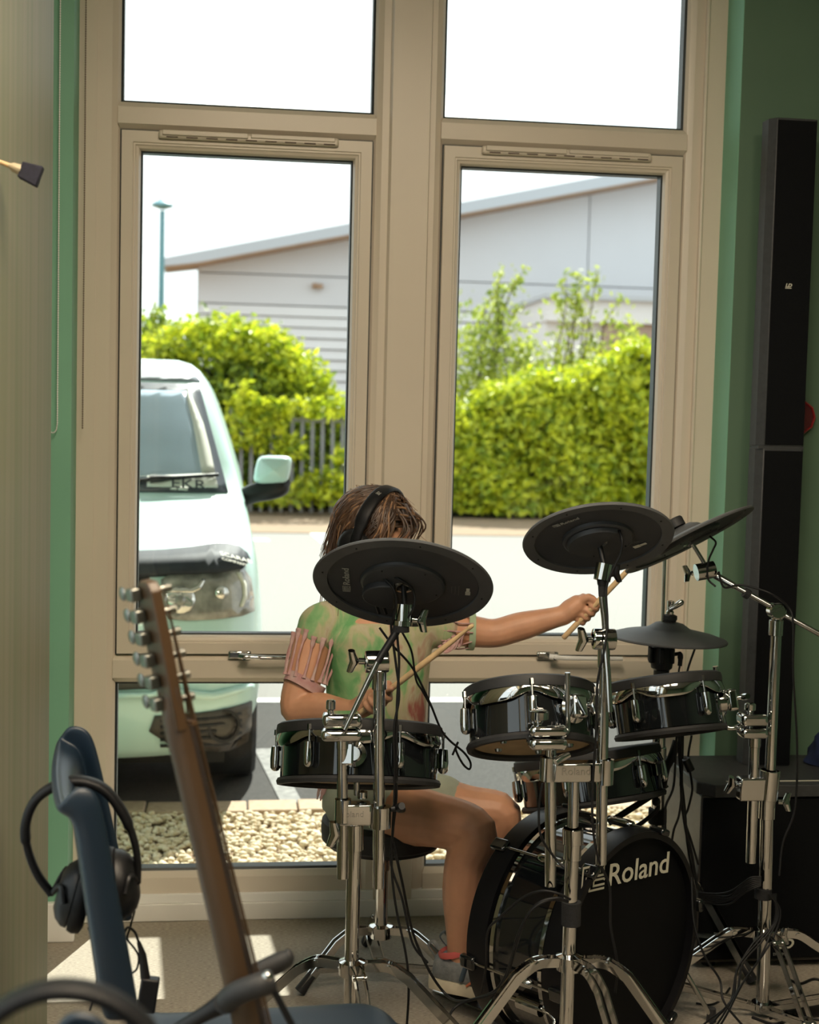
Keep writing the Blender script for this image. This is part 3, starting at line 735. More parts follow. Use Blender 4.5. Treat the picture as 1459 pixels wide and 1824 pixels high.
# white clad hall
m_clad = mat('white_cladding', (.62, .63, .66), .6, var=.02, scale=.5)
m_clad2 = mat('white_cladding_louvre', (.70, .70, .71), .6, var=.02, scale=.5)
m_roof = mat('pale_grey_roof_edge', (.44, .47, .51), .5, var=.03)
m_soffit = mat('timber_soffit', (.40, .27, .18), .7, var=.1, scale=2)
hall = thing('hall', 'large white clad hall with a sloping roof beyond the hedges', 'building', (12, 46, ZG))
def rz(x): return 6.16+(x+1.1)*(9.7-6.16)/(14.81+1.1)
MB().prism([(-1.1, -.4), (40, -.4), (40, rz(40)), (-1.1, rz(-1.1))], (0, 45.3, 0), (1,0,0), (0,0,1), -12).build('wall', m_core, hall, smooth=0)
xs = (-1.1, 12.35, 26, 40)
for a, b in zip(xs, xs[1:]):
    MB().prism([(a+.02, 5.98), (b-.02, 5.98), (b-.02, rz(b)-.02), (a+.02, rz(a)-.02)], (0, 45.28, 0), (1,0,0), (0,0,1), .28).build('cladding_panel', m_clad, hall, smooth=0)
    MB().box2((a+.02, 45, 4.96), (b-.02, 45.28, 5.94)).build('cladding_panel', m_clad, hall, smooth=0)
    for k in range(15):
        z = 4.92-.36*k; MB().prism([(45.28, z), (45.06, z), (44.97, z-.33), (45.28, z-.33)], (a+.02, 0, 0), (0,1,0), (0,0,1), b-a-.04).build('cladding_board', m_clad2, hall, smooth=0)
MB().prism([(-2.2, 5.98), (-1.1, rz(-1.1)-.02), (40, rz(40)-.02), (40, rz(40)+.46), (-2.2, 6.24)], (0, 43.6, 0), (1,0,0), (0,0,1), -2.5).build('roof', m_roof, hall, smooth=0)
MB().prism([(-2.1, 5.95), (-1.1, rz(-1.1)-.06), (40, rz(40)-.06), (40, rz(40)-.02), (-1.1, rz(-1.1)-.02), (-2.1, 5.99)], (0, 43.62, 0), (1,0,0), (0,0,1), -1.5).build('soffit', m_soffit, hall, smooth=0)
mb = MB().box((2.94, 44.85, 5.62), (.36, .22, .16)); mb.box((2.85, 44.75, 5.66), (.14, .2, .1)); mb.build('wall_light', m_soffit, hall, bevel=.02)
ax = thing('annex', 'low white flat-roofed annex at the right edge of the right window', 'building', (12.5, 38, ZG))
MB().box2((8.9, 35.8, 4.10), (22, 42, 4.75)).build('roof_fascia', m_clad2, ax, smooth=0)
MB().box2((8.8, 35.6, 4.72), (22, 42, 4.84)).build('roof_edge', m_roof, ax, smooth=0)
MB().box2((10.6, 36, -.4), (22, 42, 4.1)).build('wall', mat('brown_brick', (.36, .27, .22), .9, var=.15, scale=3), ax, smooth=0)
MB().box2((8.95, 36.2, -.4), (10.6, 42, 4.1)).build('wall', m_clad2, ax, smooth=0)
# ================================================================== drum kit helpers
def knob(mb, p, axis, side, L=.022, size=.02):
    """T-shaped thumb screw: shaft along axis from p, flat wing along side"""
    p = Vector(p); a = Vector(axis).normalized(); s = Vector(side); s = (s-a*s.dot(a)).normalized(); c = a.cross(s)
    mb.cyl(p, p+a*L, size*.28, n=12)
    q = p+a*(L+size*.35)
    rows = []
    for k in range(7):
        t = -1+2*k/6; w = size*(.42-.12*abs(t)); th = size*(.34+.10*(1-abs(t)))
        cc = q+s*(t*size*.95)+a*(size*.30*abs(t))
        rows.append([cc+a*(w*math.cos(u))+c*(th*math.sin(u)) for u in [2*math.pi*i/10 for i in range(10)]])
    mb.grid(rows, closed_u=True); mb.add(rows[0], [tuple(range(10))]); mb.add(rows[-1], [tuple(range(10))])
    return mb
def tripod(t, cx, cy, zc, zl, feet, tube_r=.0145):
    """three double-strip legs with braces, from a collar at zc, braces from a collar at zl"""
    c = Vector((cx, cy, 0))
    MB().lathe([(tube_r,-.018),(tube_r+.012,-.016),(tube_r+.013,.012),(tube_r,.016)], c+Vector((0,0,zc)), (0,0,1), 24).build('leg_collar', m_chrome, t)
    if zl is not None: MB().lathe([(tube_r*.8,-.012),(tube_r+.009,-.010),(tube_r+.009,.010),(tube_r*.8,.012)], c+Vector((0,0,zl)), (0,0,1), 24).build('brace_collar', m_chrome, t)
    for az, rad, zf in feet:
        d = Vector((math.cos(R(az)), math.sin(R(az)), 0)); n = Vector((-d.y, d.x, 0))
        mb = MB()
        pts = [c+d*.028+Vector((0,0,zc+.004)), c+d*.075+Vector((0,0,zc+.006)), c+d*(.115)+Vector((0,0,zc-.016)), c+d*rad+Vector((0,0,zf+.018))]
        for sgn in (-1, 1):
            q = [p+n*(sgn*.0095) for p in pts]; cv = spline(q[:3], 4)+[q[3]]
            rows = []
            for i, p in enumerate(cv):
                tg = (cv[min(i+1, len(cv)-1)]-cv[max(i-1, 0)]).normalized(); u = tg.cross(n).normalized()
                rows.append([p+u*.009+n*.0016, p+u*.009-n*.0016, p-u*.009-n*.0016, p-u*.009+n*.0016])
            mb.grid(rows, closed_u=True); mb.add(rows[0], [(0,1,2,3)]); mb.add(rows[-1], [(0,1,2,3)])
        mb.cyl(pts[1]-n*.014, pts[1]+n*.014, .006, n=10)
        leg = mb.build('leg', m_chrome, t, smooth=40)
        if zl is not None:
            m_ = MB(); k = .58; at = pts[2].lerp(pts[3], k)
            for sgn in (-1, 1):
                m_.bar(c+d*.022+n*(sgn*.014)+Vector((0,0,zl)), at+n*(sgn*.014), .013, .002, n)
            m_.cyl(at-n*.017, at+n*.017, .005, n=10)
            m_.build('brace', m_chrome, leg)
        f = MB(); p = pts[3]; tg = (pts[3]-pts[2]).normalized()
        f.cyl(p-tg*.036, p+tg*.012, .0125, .0145, 14)
        f.build('rubber_foot', m_rubber, leg)
def chrome_tube(t, p0, p1, r, name='tube', m=None):
    x = MB().cyl(p0, p1, r, n=28)
    return x.build(name, m or m_chrome, t, smooth=40)
def block(t, name, a, b, y, dep, m=None, bevel=.004, parent=None):
    """block whose face spans picture corners a-b at depth y, dep deep"""
    p, q = P(a[0], a[1], y), P(b[0], b[1], y)
    return MB().box2((min(p.x, q.x), y-dep/2, min(p.z, q.z)), (max(p.x, q.x), y+dep/2, max(p.z, q.z))).build(name, m or m_chrome, parent or t, bevel=bevel, seg=3)
def sleeve(t, name, a, b, y, r, m=None):
    return MB().lathe([(r*.9,0),(r,.001),(r,(Vector(P(*b, y))-Vector(P(*a, y))).length-.001),(r*.9,(Vector(P(*b, y))-Vector(P(*a, y))).length)], P(*a, y), P(*b, y)-P(*a, y), 28).build(name, m or m_chrome, t)
def drum(name, label, top, axis, r, h, lugs, group, rim_h=.03, bottom='ring', sl=.40):
    """pad: glossy shell, rubber rim, scalloped chrome hoop, lugs with tension rods, open underside"""
    O = Vector(top); a = Vector(axis).normalized(); ref = -FWD
    t = thing(name, label, 'drum', O-a*h, group)
    fx, fy, _ = frame_of(a, ref); B = O-a*h
    MB().lathe([(r,-.012),(r,-h+.012),(r-.008,-h+.010),(r-.008,-.014)], O, a, 72, closed=True).build('shell', m_gloss, t, smooth=40)
    MB().lathe([(r-.02,.010),(r-.012,.017),(r+.004,.018),(r+.010,.014),(r+.0115,.004),(r+.010,-.006),(r-.004,-.008),(r-.02,-.006)], O, a, 72, closed=True).build('rubber_rim', m_rubber, t)
    MB().lathe([(0,.004),(r-.02,.004),(r-.02,-.004),(0,-.004)], O, a, 48).build('drum_head', m_black, t)
    def scal(th, i):
        d = min(abs((th-R(q)+math.pi) % (2*math.pi)-math.pi) for q in lugs); k = math.exp(-(d/.24)**2)
        return (0, 0) if i in (0, 1, 4) else (.004*(1-k), .017*k)
    MB().lathe([(r+.003,-.006),(r+.0095,-.007),(r+.0100,-.026),(r+.006,-.034),(r+.002,-.010)], O, a, 144, closed=True, ref=ref, mod=scal).build('chrome_hoop', m_chrome, t, smooth=50)
    MB().lathe([(r-.006,.0),(r+.005,.0),(r+.008,-.006),(r+.006,-.013),(r-.003,-.014),(r-.007,-.008)], B+a*.010, a, 72, closed=True).build('bottom_ring', m_rubber, t)
    MB().lathe([(0,.008),(r-.007,.008)], B, a, 48).build('inner_board', m_tanboard, t)
    if bottom == 'bolts':
        for k in range(5):
            q = 2*math.pi*(k+.3)/5; p = B+a*.008+(fx*math.cos(q)+fy*math.sin(q))*(r*.62 if k else 0)
            MB().cyl(p, p-a*.006, .008, .006, 12).build('bolt', m_chrome_s, t)
    for q in lugs:
        d = fx*math.cos(R(q))+fy*math.sin(R(q)); sd = a.cross(d)
        p = O+d*(r+.012)-a*(h*sl+.012)
        lm = MB(); Rm = Matrix((d, sd, a)).transposed()
        L = min(.026, h*.28)
        rows = []
        for z_, w_, dp in ((L, .007, .008), (L*.94, .0095, .0105), (0, .010, .012), (-L*.75, .0095, .011), (-L*.97, .006, .007), (-L*1.03, .002, .003)):
            rows.append([p+Rm @ Vector((dp*math.cos(u), w_*math.sin(u), z_)) for u in [2*math.pi*i/12 for i in range(12)]])
        lm.grid(rows, closed_u=True); lm.add(rows[0], [tuple(range(12))]); lm.add(rows[-1], [tuple(range(12))])
        lm.box(p-d*.010, (.014, .012, L*1.2), Rm)
        lg = lm.build('lug', m_chrome, t, smooth=50)
        rd = MB().cyl(p+a*L*.9, O+d*(r+.012)+a*.004, .0028, n=10); rd.cyl(O+d*(r+.012)-a*.006, O+d*(r+.012)+a*.006, .0052, n=6)
        rd.build('tension_rod', m_chrome_s, lg)
    return t, O, a, fx, fy, B
def logo(body, o, ex, ey, s, m, parent, kx=1.45):
    """double-line R emblem followed by the word"""
    ex = Vector(ex).normalized(); ez = ex.cross(Vector(ey)).normalized(); ey = ez.cross(ex); o = Vector(o)
    w = .085*s; st = [[(0,0),(0,1),(.98,1),(.98,.56),(.36,.56),(.36,0),(1.06,0)], [(.18,0),(.18,.83),(.80,.83),(.80,.72),(.18,.72)], [(.54,.40),(.54,.17),(1.06,.17)], [(.54,.40),(1.0,.40),(1.06,.34)]]
    mb = MB()
    for q in st:
        for (x0, y0), (x1, y1) in zip(q, q[1:]):
            mb.bar(o+ex*(x0*s*kx)+ey*(y0*s), o+ex*(x1*s*kx)+ey*(y1*s), w, .0006, ez)
        for x0, y0 in q[1:-1]: mb.box(o+ex*(x0*s*kx)+ey*(y0*s), (w, w, .0006), Matrix((ex, ey, ez)).transposed())
    mb.build('emblem', m, parent, smooth=0)
    text(body, s*1.30, o+ex*(1.20*s*kx)+ey*.03*s, ex, ey, m, parent, depth=.0003, bold=.012*s, sx=kx*.86)
def cable(label, pts, r=.0028, per=8, group='kit cables'):
    cv = spline(pts, per)
    o = MB().tube(cv, r, 8).build('cable', m_cable, origin=min(cv, key=lambda q: q.z), smooth=60)
    return tag(o, label, 'cable', group)

# ================================================================== stand with crash cymbal on the left, and its pad
Y1 = -1.05
mp_ = mpp(Y1)
t = thing('cymbal_stand', 'chrome double-tube stand in front of the drummer, beside the guitar', 'stand', (P(629, 1700, Y1).x, Y1, 0), 'chrome kit stands')
x1 = P(629, 1650, Y1)
chrome_tube(t, Vector((P(625, 1782, Y1).x, Y1, .10)), P(631, 1500, Y1), 13*mp_, 'main_tube')
sleeve(t, 'height_collar', (631, 1514), (631, 1467), Y1, 16.5*mp_)
knob(MB(), P(615, 1486, Y1), (-1, -.2, .1), (.3, 0, 1), .012, .026).build('wing_nut', m_chrome, t)
cl = block(t, 'twin_clamp', (604, 1430), (660, 1467), Y1, .036)
MB().lathe([(.011,0),(.0165,.001),(.0165,.047),(.011,.048)], P(610, 1463, Y1)+Vector((0,-.004,0)), (0,0,1), 24).build('clamp_sleeve', m_chrome, cl)
MB().lathe([(.011,0),(.0225,.001),(.0225,.044),(.011,.045)], P(677, 1474, Y1), (0,0,1), 24).build('clamp_sleeve', m_chrome, cl)
text('Roland', .017, P(606, 1456, Y1-.0185), (1,0,0), (0,0,1), m_chrome_s, t)
knob(MB(), P(697, 1441, Y1), (1, -.1, .15), (.2, -1, .5), .008, .022).build('wing_nut', m_black, t)
chrome_tube(t, P(610, 1564, Y1), P(610, 1318, Y1), 10*mp_, 'short_tube')
sleeve(t, 'tube_end', (610, 1334), (610, 1318), Y1, 10.8*mp_)
chrome_tube(t, P(674.5, 1581, Y1), P(675.5, 1226, Y1), 10.6*mp_, 'long_tube')
sleeve(t, 'tube_top', (675.5, 1228), (675.5, 1195), Y1, 13.5*mp_)
cd = MB().lathe([(.014,0),(.0215,.001),(.0225,.006),(.0225,.042),(.0215,.047),(.012,.048)], P(650, 1179, Y1), (1, 0, .02), 28).build('boom_clamp', m_chrome, t)
knob(MB(), P(650, 1178, Y1), (-1, 0, .03), (0, -.3, 1), .013, .024).build('wing_nut', m_chrome, t)
# boom: runs up from the foot near the pad clamp, through the clamp, to the tilter
b0, b1, b2, b3 = P(614, 1300, Y1-.05), P(672, 1180, Y1-.02), P(707, 1124, Y1-.005), P(716, 1096, Y1)
MB().tube([b0, b1], [.0052, .0062], 14).build('boom_arm', m_chrome_s, t)
MB().tube([b1, b2, b3], .0075, 14).build('boom_arm', m_black, t)
tl = MB().cyl(P(718, 1112, Y1), P(720, 1076, Y1+.004), .0165, .0185, 20).build('tilter', m_chrome, t)
MB().lathe([(.010,-.006),(.020,-.005),(.020,.005),(.010,.006)], P(717, 1109, Y1), (.05, 0, 1), 20).build('tilter_ring', m_chrome, t)
knob(MB(), P(734, 1104, Y1), (1, -.1, -.05), (.1, 0, 1), .010, .024).build('wing_nut', m_chrome, t)
MB().cyl(P(714, 1125, Y1-.002), P(715, 1106, Y1-.002), .0175, .0155, 16).build('cable_strap', m_velcro, t)
# multi clamp on top of the short tube
block(t, 'rod_clamp', (574, 1269), (643, 1293), Y1-.012, .052, bevel=.010)
block(t, 'rod_clamp', (572, 1297), (643, 1318), Y1-.012, .052, bevel=.010)
MB().cyl(P(590, 1296, Y1-.02), P(590, 1270, Y1-.02), .006, n=12).build('clamp_bolt', m_chrome_s, t)
MB().lathe([(.0,.030),(.007,.030),(.0095,.027),(.0095,.012),(.006,.009),(.006,0)], P(589, 1273, Y1-.02), (0,0,1), 20).build('thumb_screw', m_chrome, t)
MB().tube(spline([P(640, 1292, Y1-.01), P(636, 1296, Y1+.005), P(635.5, 1312, Y1+.016), P(635.5, 1416, Y1+.02)], 4), 5.6*mp_, 14).build('l_rod', m_chrome_s, t)
MB().lathe([(.004,0),(.011,.001),(.011,.014),(.004,.015)], P(645, 1422, Y1+.018), (0,0,1), 16).build('rod_stop', m_chrome, t)
tripod(t, x1.x, Y1, P(629, 1722, Y1).z, P(629, 1790, Y1).z-.03, ((164, .36, 0), (-14, .36, 0), (-84, .34, 0)), 13*mp_)

ax = disc_axis(640, 1300, 1.5, .085, True)
pad1, O, a, fx, fy, B = drum('drum_pad', 'gloss black pad at the girl\'s waist, behind the left chrome stand', P(641, 1307, -.86), ax, .167, .107, (-33, 29, 91, 152, -152, -93), 'drum pads')
d = (fx*math.cos(R(-2))+fy*math.sin(R(-2)))
bd = MB().lathe([(0,.022),(.014,.022),(.018,.016),(.026,.014),(.0275,.004),(.0275,-.002)], O+d*.167-a*.055, d, 28).build('mount_badge', m_chrome, pad1)
MB().box(O+d*.188-a*.055-a.cross(d)*.012, (.012, .026, .048), Matrix((d, a.cross(d), a)).transposed()).build('mount_clamp', m_chrome, bd, bevel=.004)

def cymbal(name, label, c, axis, r, roll=0, sensor=True, logo_at=None, sticker_at=None, group='cymbal pads'):
    """rubber cymbal pad; axis points to its playing side"""
    c = Vector(c); a = Vector(axis).normalized(); t = thing(name, label, 'cymbal', c, group)
    fx, fy, _ = frame_of(a, RT)
    MB().lathe([(0,.030),(r*.13,.030),(r*.22,.022),(r*.27,.014),(r*.86,.002),(r*.985,-.002),(r,-.005),(r*.99,-.0085),(r*.84,-.007),(r*.835,.000),(r*.2,.008),(0,.012)], c, a, 96).build('bow', m_cymrub, t, smooth=30)
    MB().lathe([(r*.42,-.001),(r*.833,-.0035),(r*.833,.001)], c, a, 80).build('under_plate', m_cymplate, t)
    MB().lathe([(r*.475,-.002),(r*.465,-.0075),(r*.44,-.0105),(r*.12,-.0125),(r*.115,-.004)], c, a, 64).build('centre_housing', m_cymplate, t, smooth=30)
    MB().lathe([(r*.035,-.010),(r*.07,-.0145),(r*.115,-.0130)], c, a, 32).build('hub_ring', m_chrome_s, t)
    ca = lambda ang, rad, h=0: c+(fx*math.cos(R(ang))+fy*math.sin(R(ang)))*(rad*r)+a*h
    for k in range(8): MB().cyl(ca(k*45+12, .90, -.0080), ca(k*45+12, .90, -.0092), .0018, n=8).build('screw', m_black, t)
    for k in range(5): MB().cyl(ca(k*72+20, .40, -.0110), ca(k*72+20, .40, -.0125), .0018, n=8).build('screw', m_black, t)
    if sensor:
        ang, rad = sensor; p = ca(ang, rad, -.008); s = r*.27
        ex = (fx*math.cos(R(roll))+fy*math.sin(R(roll))); ey = a.cross(ex)
        poly = [(s*.62, s*.95), (s*.62, -s*.95)]+[(s*.30-s*1.05*math.cos(u)*.95, -s*.95*math.sin(u)) for u in [math.pi*(.5-k/10) for k in range(0, 11)]]
        MB().prism(poly, p, ex, ey, -.016).build('sensor_box', m_cymplate, t, smooth=20, bevel=.002)
        for sg in (-1, 1):
            q = p+ex*(s*.15*sg)+ey*(s*1.0)-a*.006
            MB().cyl(q, q-a*.004+ey*.03+ex*.006, .0035, n=10).build('plug', m_black, t)
    if logo_at:
        ang, rad, rot, s = logo_at; e = (fx*math.cos(R(rot))+fy*math.sin(R(rot))); up = e.cross(a)
        logo('Roland', ca(ang, rad, -.0052), e, up, s, m_print, t, 1.5)
    if sticker_at:
        ang, rad, rot = sticker_at; e = (fx*math.cos(R(rot))+fy*math.sin(R(rot))); up = e.cross(a)
        m3 = Matrix((e, up, a)).transposed()
        MB().box(ca(ang, rad, -.0050), (.014, .010, .0006), m3).build('label', m_sticker, t, smooth=0)
        MB().box(ca(ang, rad, -.0050)+e*.0145, (.013, .007, .0006), m3).build('label', m_sticker, t, smooth=0)
        for k in range(3): MB().box(ca(ang, rad*.86-.04*k, -.0048)+e*.006, (.040-.006*k, .0013, .0004), m3).build('fine_print', m_print2, t, smooth=0)
    return t, fx, fy
m_cymrub = mat('cymbal_rubber', (.080, .082, .086), .55, var=.14, scale=14, bump=.05)
m_cymplate = mat('cymbal_under_plate', (.036, .038, .043), .5, var=.1, scale=20)
m_print2 = mat('faint_grey_print', (.10, .10, .10), .6, var=.03)
cc = P(718, 1037, Y1+.01); axA = disc_axis(718, 1037, 5, .475, True); rA = 163*mpp(Y1)*1.0
t, fx, fy = cymbal('cymbal_pad', 'black crash cymbal pad hiding the girl\'s face', cc, axA, rA, roll=0, sensor=(150, .30), logo_at=(157, .64, -90, .0150), sticker_at=(9, .73, -90))
MB().cyl(P(721, 1078, Y1+.004), cc+axA*.002, .0055, n=14).build('wing_post', m_black, t)
MB().cyl(cc+axA*.030, cc+axA*.062, .004, n=12).build('threaded_post', m_chrome_s, t)
MB().cyl(cc+axA*.030, cc+axA*.044, .014, .012, 16).build('felt_nut', m_rubber, t)

# ================================================================== second stand, its cymbal and pads
Y2 = -1.2; mp_ = mpp(Y2)
t = thing('cymbal_stand', 'chrome double-tube stand in front of the bass drum', 'stand', (P(1015, 1740, Y2).x, Y2, 0), 'chrome kit stands')
chrome_tube(t, Vector((P(1008, 1824, Y2).x, Y2, .05)), P(1020, 1500, Y2), 12.8*mp_, 'main_tube')
sleeve(t, 'height_collar', (1019, 1531), (1020.5, 1502), Y2, 16.5*mp_); sleeve(t, 'height_collar', (1020.5, 1503), (1020.5, 1475), Y2, 19.5*mp_)
chrome_tube(t, P(1020.5, 1480, Y2), P(1023, 1380, Y2), 10*mp_, 'inner_tube')
cl = block(t, 'twin_clamp', (984, 1357), (1066, 1390), Y2, .034)
text('Roland', .021, P(1000, 1381, Y2-.0175), (1,0,0), (0,0,1), m_chrome_s, t)
MB().lathe([(.011,0),(.0155,.001),(.0155,.047),(.011,.048)], P(975, 1391, Y2), (0,0,1), 24).build('clamp_sleeve', m_chrome, cl)
MB().lathe([(.011,0),(.0170,.001),(.0170,.050),(.011,.051)], P(1077, 1397, Y2), (0,0,1), 24).build('clamp_sleeve', m_chrome, cl)
knob(MB(), P(990, 1350, Y2-.015), (.4, -1, .2), (1, .2, .4), .010, .018).build('wing_nut', m_chrome, t)
chrome_tube(t, P(980.5, 1578, Y2), P(981, 1333, Y2), 10.4*mp_, 'short_tube')
chrome_tube(t, P(1070.5, 1539, Y2), P(1076, 1187, Y2), 10.4*mp_, 'long_tube')
sleeve(t, 'tube_top', (1075.5, 1189), (1075.5, 1153), Y2, 11.5*mp_)
MB().lathe([(.014,0),(.0200,.001),(.0210,.005),(.0210,.038),(.0200,.043),(.012,.044)], P(1056, 1138, Y2), (1, 0, -.02), 28).build('boom_clamp', m_chrome, t)
knob(MB(), P(1056, 1139, Y2), (-1, 0, .0), (0, -.3, 1), .010, .024).build('wing_nut', m_chrome, t)
MB().tube([P(1078, 1144, Y2-.03), P(1083, 1205, Y2-.05), P(1086, 1268, Y2-.06)], .0062, 14).build('boom_arm', m_chrome_s, t)
MB().tube(spline([P(1079, 1126, Y2), P(1077, 1098, Y2), P(1073, 1066, Y2), P(1074, 1040, Y2)], 5), .0068, 14).build('boom_arm', m_chrome_s, t)
MB().cyl(P(1074, 1062, Y2), P(1073, 1040, Y2), .0085, n=14).build('cable_strap', m_velcro, t)
MB().cyl(P(1074, 1042, Y2), P(1074, 1027, Y2), .0105, .0125, 18).build('tilter_neck', m_black, t)
MB().cyl(P(1072, 1034, Y2), P(1078, 1005, Y2+.005), .0165, .0175, 18).build('tilter', m_chrome, t)
knob(MB(), P(1086, 1024, Y2), (1, 0, .2), (.2, -.2, 1), .006, .018).build('wing_nut', m_black, t)
block(t, 'rod_clamp', (941, 1289), (1007, 1309), Y2-.012, .052, bevel=.010)
block(t, 'rod_clamp', (941, 1312), (1007, 1333), Y2-.012, .052, bevel=.010)
MB().cyl(P(960, 1312, Y2-.02), P(960, 1288, Y2-.02), .006, n=12).build('clamp_bolt', m_chrome_s, t)
MB().lathe([(.0,.026),(.013,.026),(.019,.022),(.019,.008),(.010,.005),(.008,0)], P(960, 1287, Y2-.02), (0,0,1), 22).build('thumb_screw', m_chrome, t)
MB().tube(spline([P(1004, 1310, Y2), P(1010, 1304, Y2+.02), P(1011.5, 1280, Y2+.025), P(1011, 1198, Y2+.025)], 4), 5.2*mp_, 14).build('l_rod', m_chrome_s, t)
tripod(t, P(1013, 1740, Y2).x, Y2, P(1013, 1712, Y2).z, .13, ((196, .38, 0), (-24, .36, 0), (-72, .34, 0)), 12.8*mp_)
MB().cyl(P(1017, 1647, Y2), P(1018, 1606, Y2), .0190, n=18).build('cable_strap', m_velcro, t)
yB = -1.17; cc = P(1065, 957, yB); axB = disc_axis(1065, 957, -6.6, .455, True); rB = 138*mpp(yB)
t, fx, fy = cymbal('cymbal_pad', 'black cymbal pad above the girl\'s outstretched arm', cc, axB, rB, roll=-20, sensor=None, logo_at=(212, .72, -35, .0085), sticker_at=(24, .60, -38))
MB().cyl(P(1076, 1008, Y2+.005), cc+axB*.002, .0055, n=14).build('wing_post', m_black, t)
MB().cyl(cc+axB*.030, cc+axB*.058, .004, n=12).build('threaded_post', m_chrome_s, t)
s_ = rB*.3
MB().lathe([(.001,-.022),(rB*.40,-.020),(rB*.42,-.012)], cc, axB, 40, ref=RT, a0=R(150), a1=R(300)).build('sensor_box', m_cymplate, t, smooth=30)
axT = disc_axis(943, 1240, -3, .215, True)
pad2, O, a, fx, fy, B = drum('drum_pad', 'gloss black pad left of the two raised pads, underside showing', P(943, 1241, -1.02), axT, .126, .107, (-76, -2, 70, 142, -148), 'drum pads', bottom='bolts')
d = (fx*math.cos(R(33))+fy*math.sin(R(33)))
bd = MB().lathe([(0,.030),(.012,.030),(.018,.024),(.029,.014),(.030,.0),(.030,-.004)], O+d*.126-a*.052, d, 26).build('mount_badge', m_chrome, pad2)
MB().box(O+d*.155-a*.050, (.022, .034, .046), Matrix((d, a.cross(d), a)).transposed()).build('mount_clamp', m_chrome, bd, bevel=.006)
knob(MB(), O+d*.155-a*.046+a.cross(d)*.017, a.cross(d)+d*.3, a, .008, .02).build('wing_nut', m_chrome, bd)
axT = disc_axis(1183, 1212, -8, .07, True)
pad3, O, a, fx, fy, B = drum('drum_pad', 'gloss black pad right of the two raised pads, below the hi-hat', P(1183, 1221, -.70), axT, .122, .112, (-40, 31, 103, 175, -112), 'drum pads')
d = (fx*math.cos(R(88))+fy*math.sin(R(88)))
bd = MB().lathe([(0,.024),(.012,.024),(.018,.018),(.025,.012),(.026,.0),(.026,-.004)], O+d*.122-a*.050, d, 26).build('mount_badge', m_chrome, pad3)
MB().box(O+d*.150-a*.050, (.024, .030, .050), Matrix((d, a.cross(d), a)).transposed()).build('mount_clamp', m_chrome, bd, bevel=.006)
knob(MB(), O+d*.160-a*.046, d, a.cross(d), .010, .02).build('wing_nut', m_chrome, bd)
axT = disc_axis(1050, 1360, -9, .02, False)
pad4, O, a, fx, fy, B = drum('drum_pad', 'gloss black snare pad low down behind the raised pads', P(1046, 1352, -.50), axT, .170, .105, (-85, -24, 36, 96, 156, -145), 'drum pads')
d = (fx*math.cos(R(64))+fy*math.sin(R(64)))
MB().box(O+d*.175-a*.045, (.004, .034, .030), Matrix((d, a.cross(d), a)).transposed()).build('control_plate', m_chrome_s, pad4, bevel=.002)

# ================================================================== bass drum pad
Y3 = -.93; kc = P(1120, 1686, Y3); mk = mpp(Y3)
v = ray(1118, 1700).normalized(); rk = Vector((RT.x, RT.y, 0)).normalized(); vk = Vector((v.x, v.y, 0)).normalized()
kn = (rk*.765 - vk*.644).normalized()          # the logo side faces the right of the room
rK = kc.z-.006; LK = .235
t = thing('bass_drum_pad', 'black bass drum pad lettered on its front, standing on the carpet', 'drum', (kc.x, kc.y, 0))
bc = kc-kn*LK
MB().lathe([(rK-.016,-.02),(rK-.016,-LK+.02)], kc, kn, 96).build('shell', m_gloss, t)

m_kick = mat('matt_black_front', (.004, .0042, .005), .6, var=.1, scale=10, spec=.12)
MB().lathe([(0,-.004),(rK-.014,-.006)], kc, kn, 96).build('front_head', m_kick, t)
m_hoop = mat('black_hoop_lacquer', (.005, .005, .006), .35, var=.1, spec=.25)
for nm, s0, s1 in (('front_hoop', .012, -.040), ('rear_hoop', -LK+.040, -LK-.012)):
    MB().lathe([(rK-.014,s0),(rK,s0),(rK+.002,(s0+s1)/2),(rK,s1),(rK-.014,s1)], kc, kn, 96, closed=True).build(nm, m_hoop, t, smooth=40)
for s0 in (-.052, -LK+.052):
    MB().lathe([(rK-.016,s0-.004),(rK-.007,s0-.005),(rK-.007,s0+.005),(rK-.016,s0+.004)], kc, kn, 96, closed=True).build('chrome_ring', m_chrome, t)
up = Vector((0,0,1)); sdk = up.cross(kn).normalized()        # horizontal, to the right of the front as seen
for q in (188, 128, 68, 8, -52, -112):
    d = sdk*math.cos(R(q))+up*math.sin(R(q)); tt = kn.cross(d)
    p = kc-kn*(LK*.42)+d*(rK+.002)
    m3 = Matrix((kn, tt, d)).transposed()
    rows = []
    for z_, w_ in ((-.036,.003),(-.033,.009),(-.02,.011),(.02,.011),(.033,.009),(.036,.003)):
        rows.append([p+m3 @ Vector((z_, w_*math.cos(u), w_*.9*math.sin(u))) for u in [2*math.pi*i/12 for i in range(12)]])
    lg = MB().grid(rows, closed_u=True).build('lug', m_chrome, t, smooth=60)
    MB().cyl(p-kn*(LK*.62), p+kn*(LK*.46), .0032, n=10).build('tension_rod', m_chrome_s, lg)
    for s0 in (.004, -LK-.004):
        c0 = kc+kn*s0+d*(rK+.004)
        MB().box(c0, (.040, .030, .016), m3).build('claw', m_gloss, lg, bevel=.005)
# logo on the front, upper left
o = P(1036, 1582, Y3)
# slide the lettering origin onto the front head
d = ray(1033, 1590); tt_ = (kc-CAM).dot(kn)/d.dot(kn); o = CAM+d*tt_
d2 = ray(1176, 1564); o2 = CAM+d2*((kc-CAM).dot(kn)/d2.dot(kn))
e = (o2-o); e.z = 0; e.z = -.085*e.length
logo('Roland', o+kn*.004, e, up, e.length/5.75, m_printw, t)
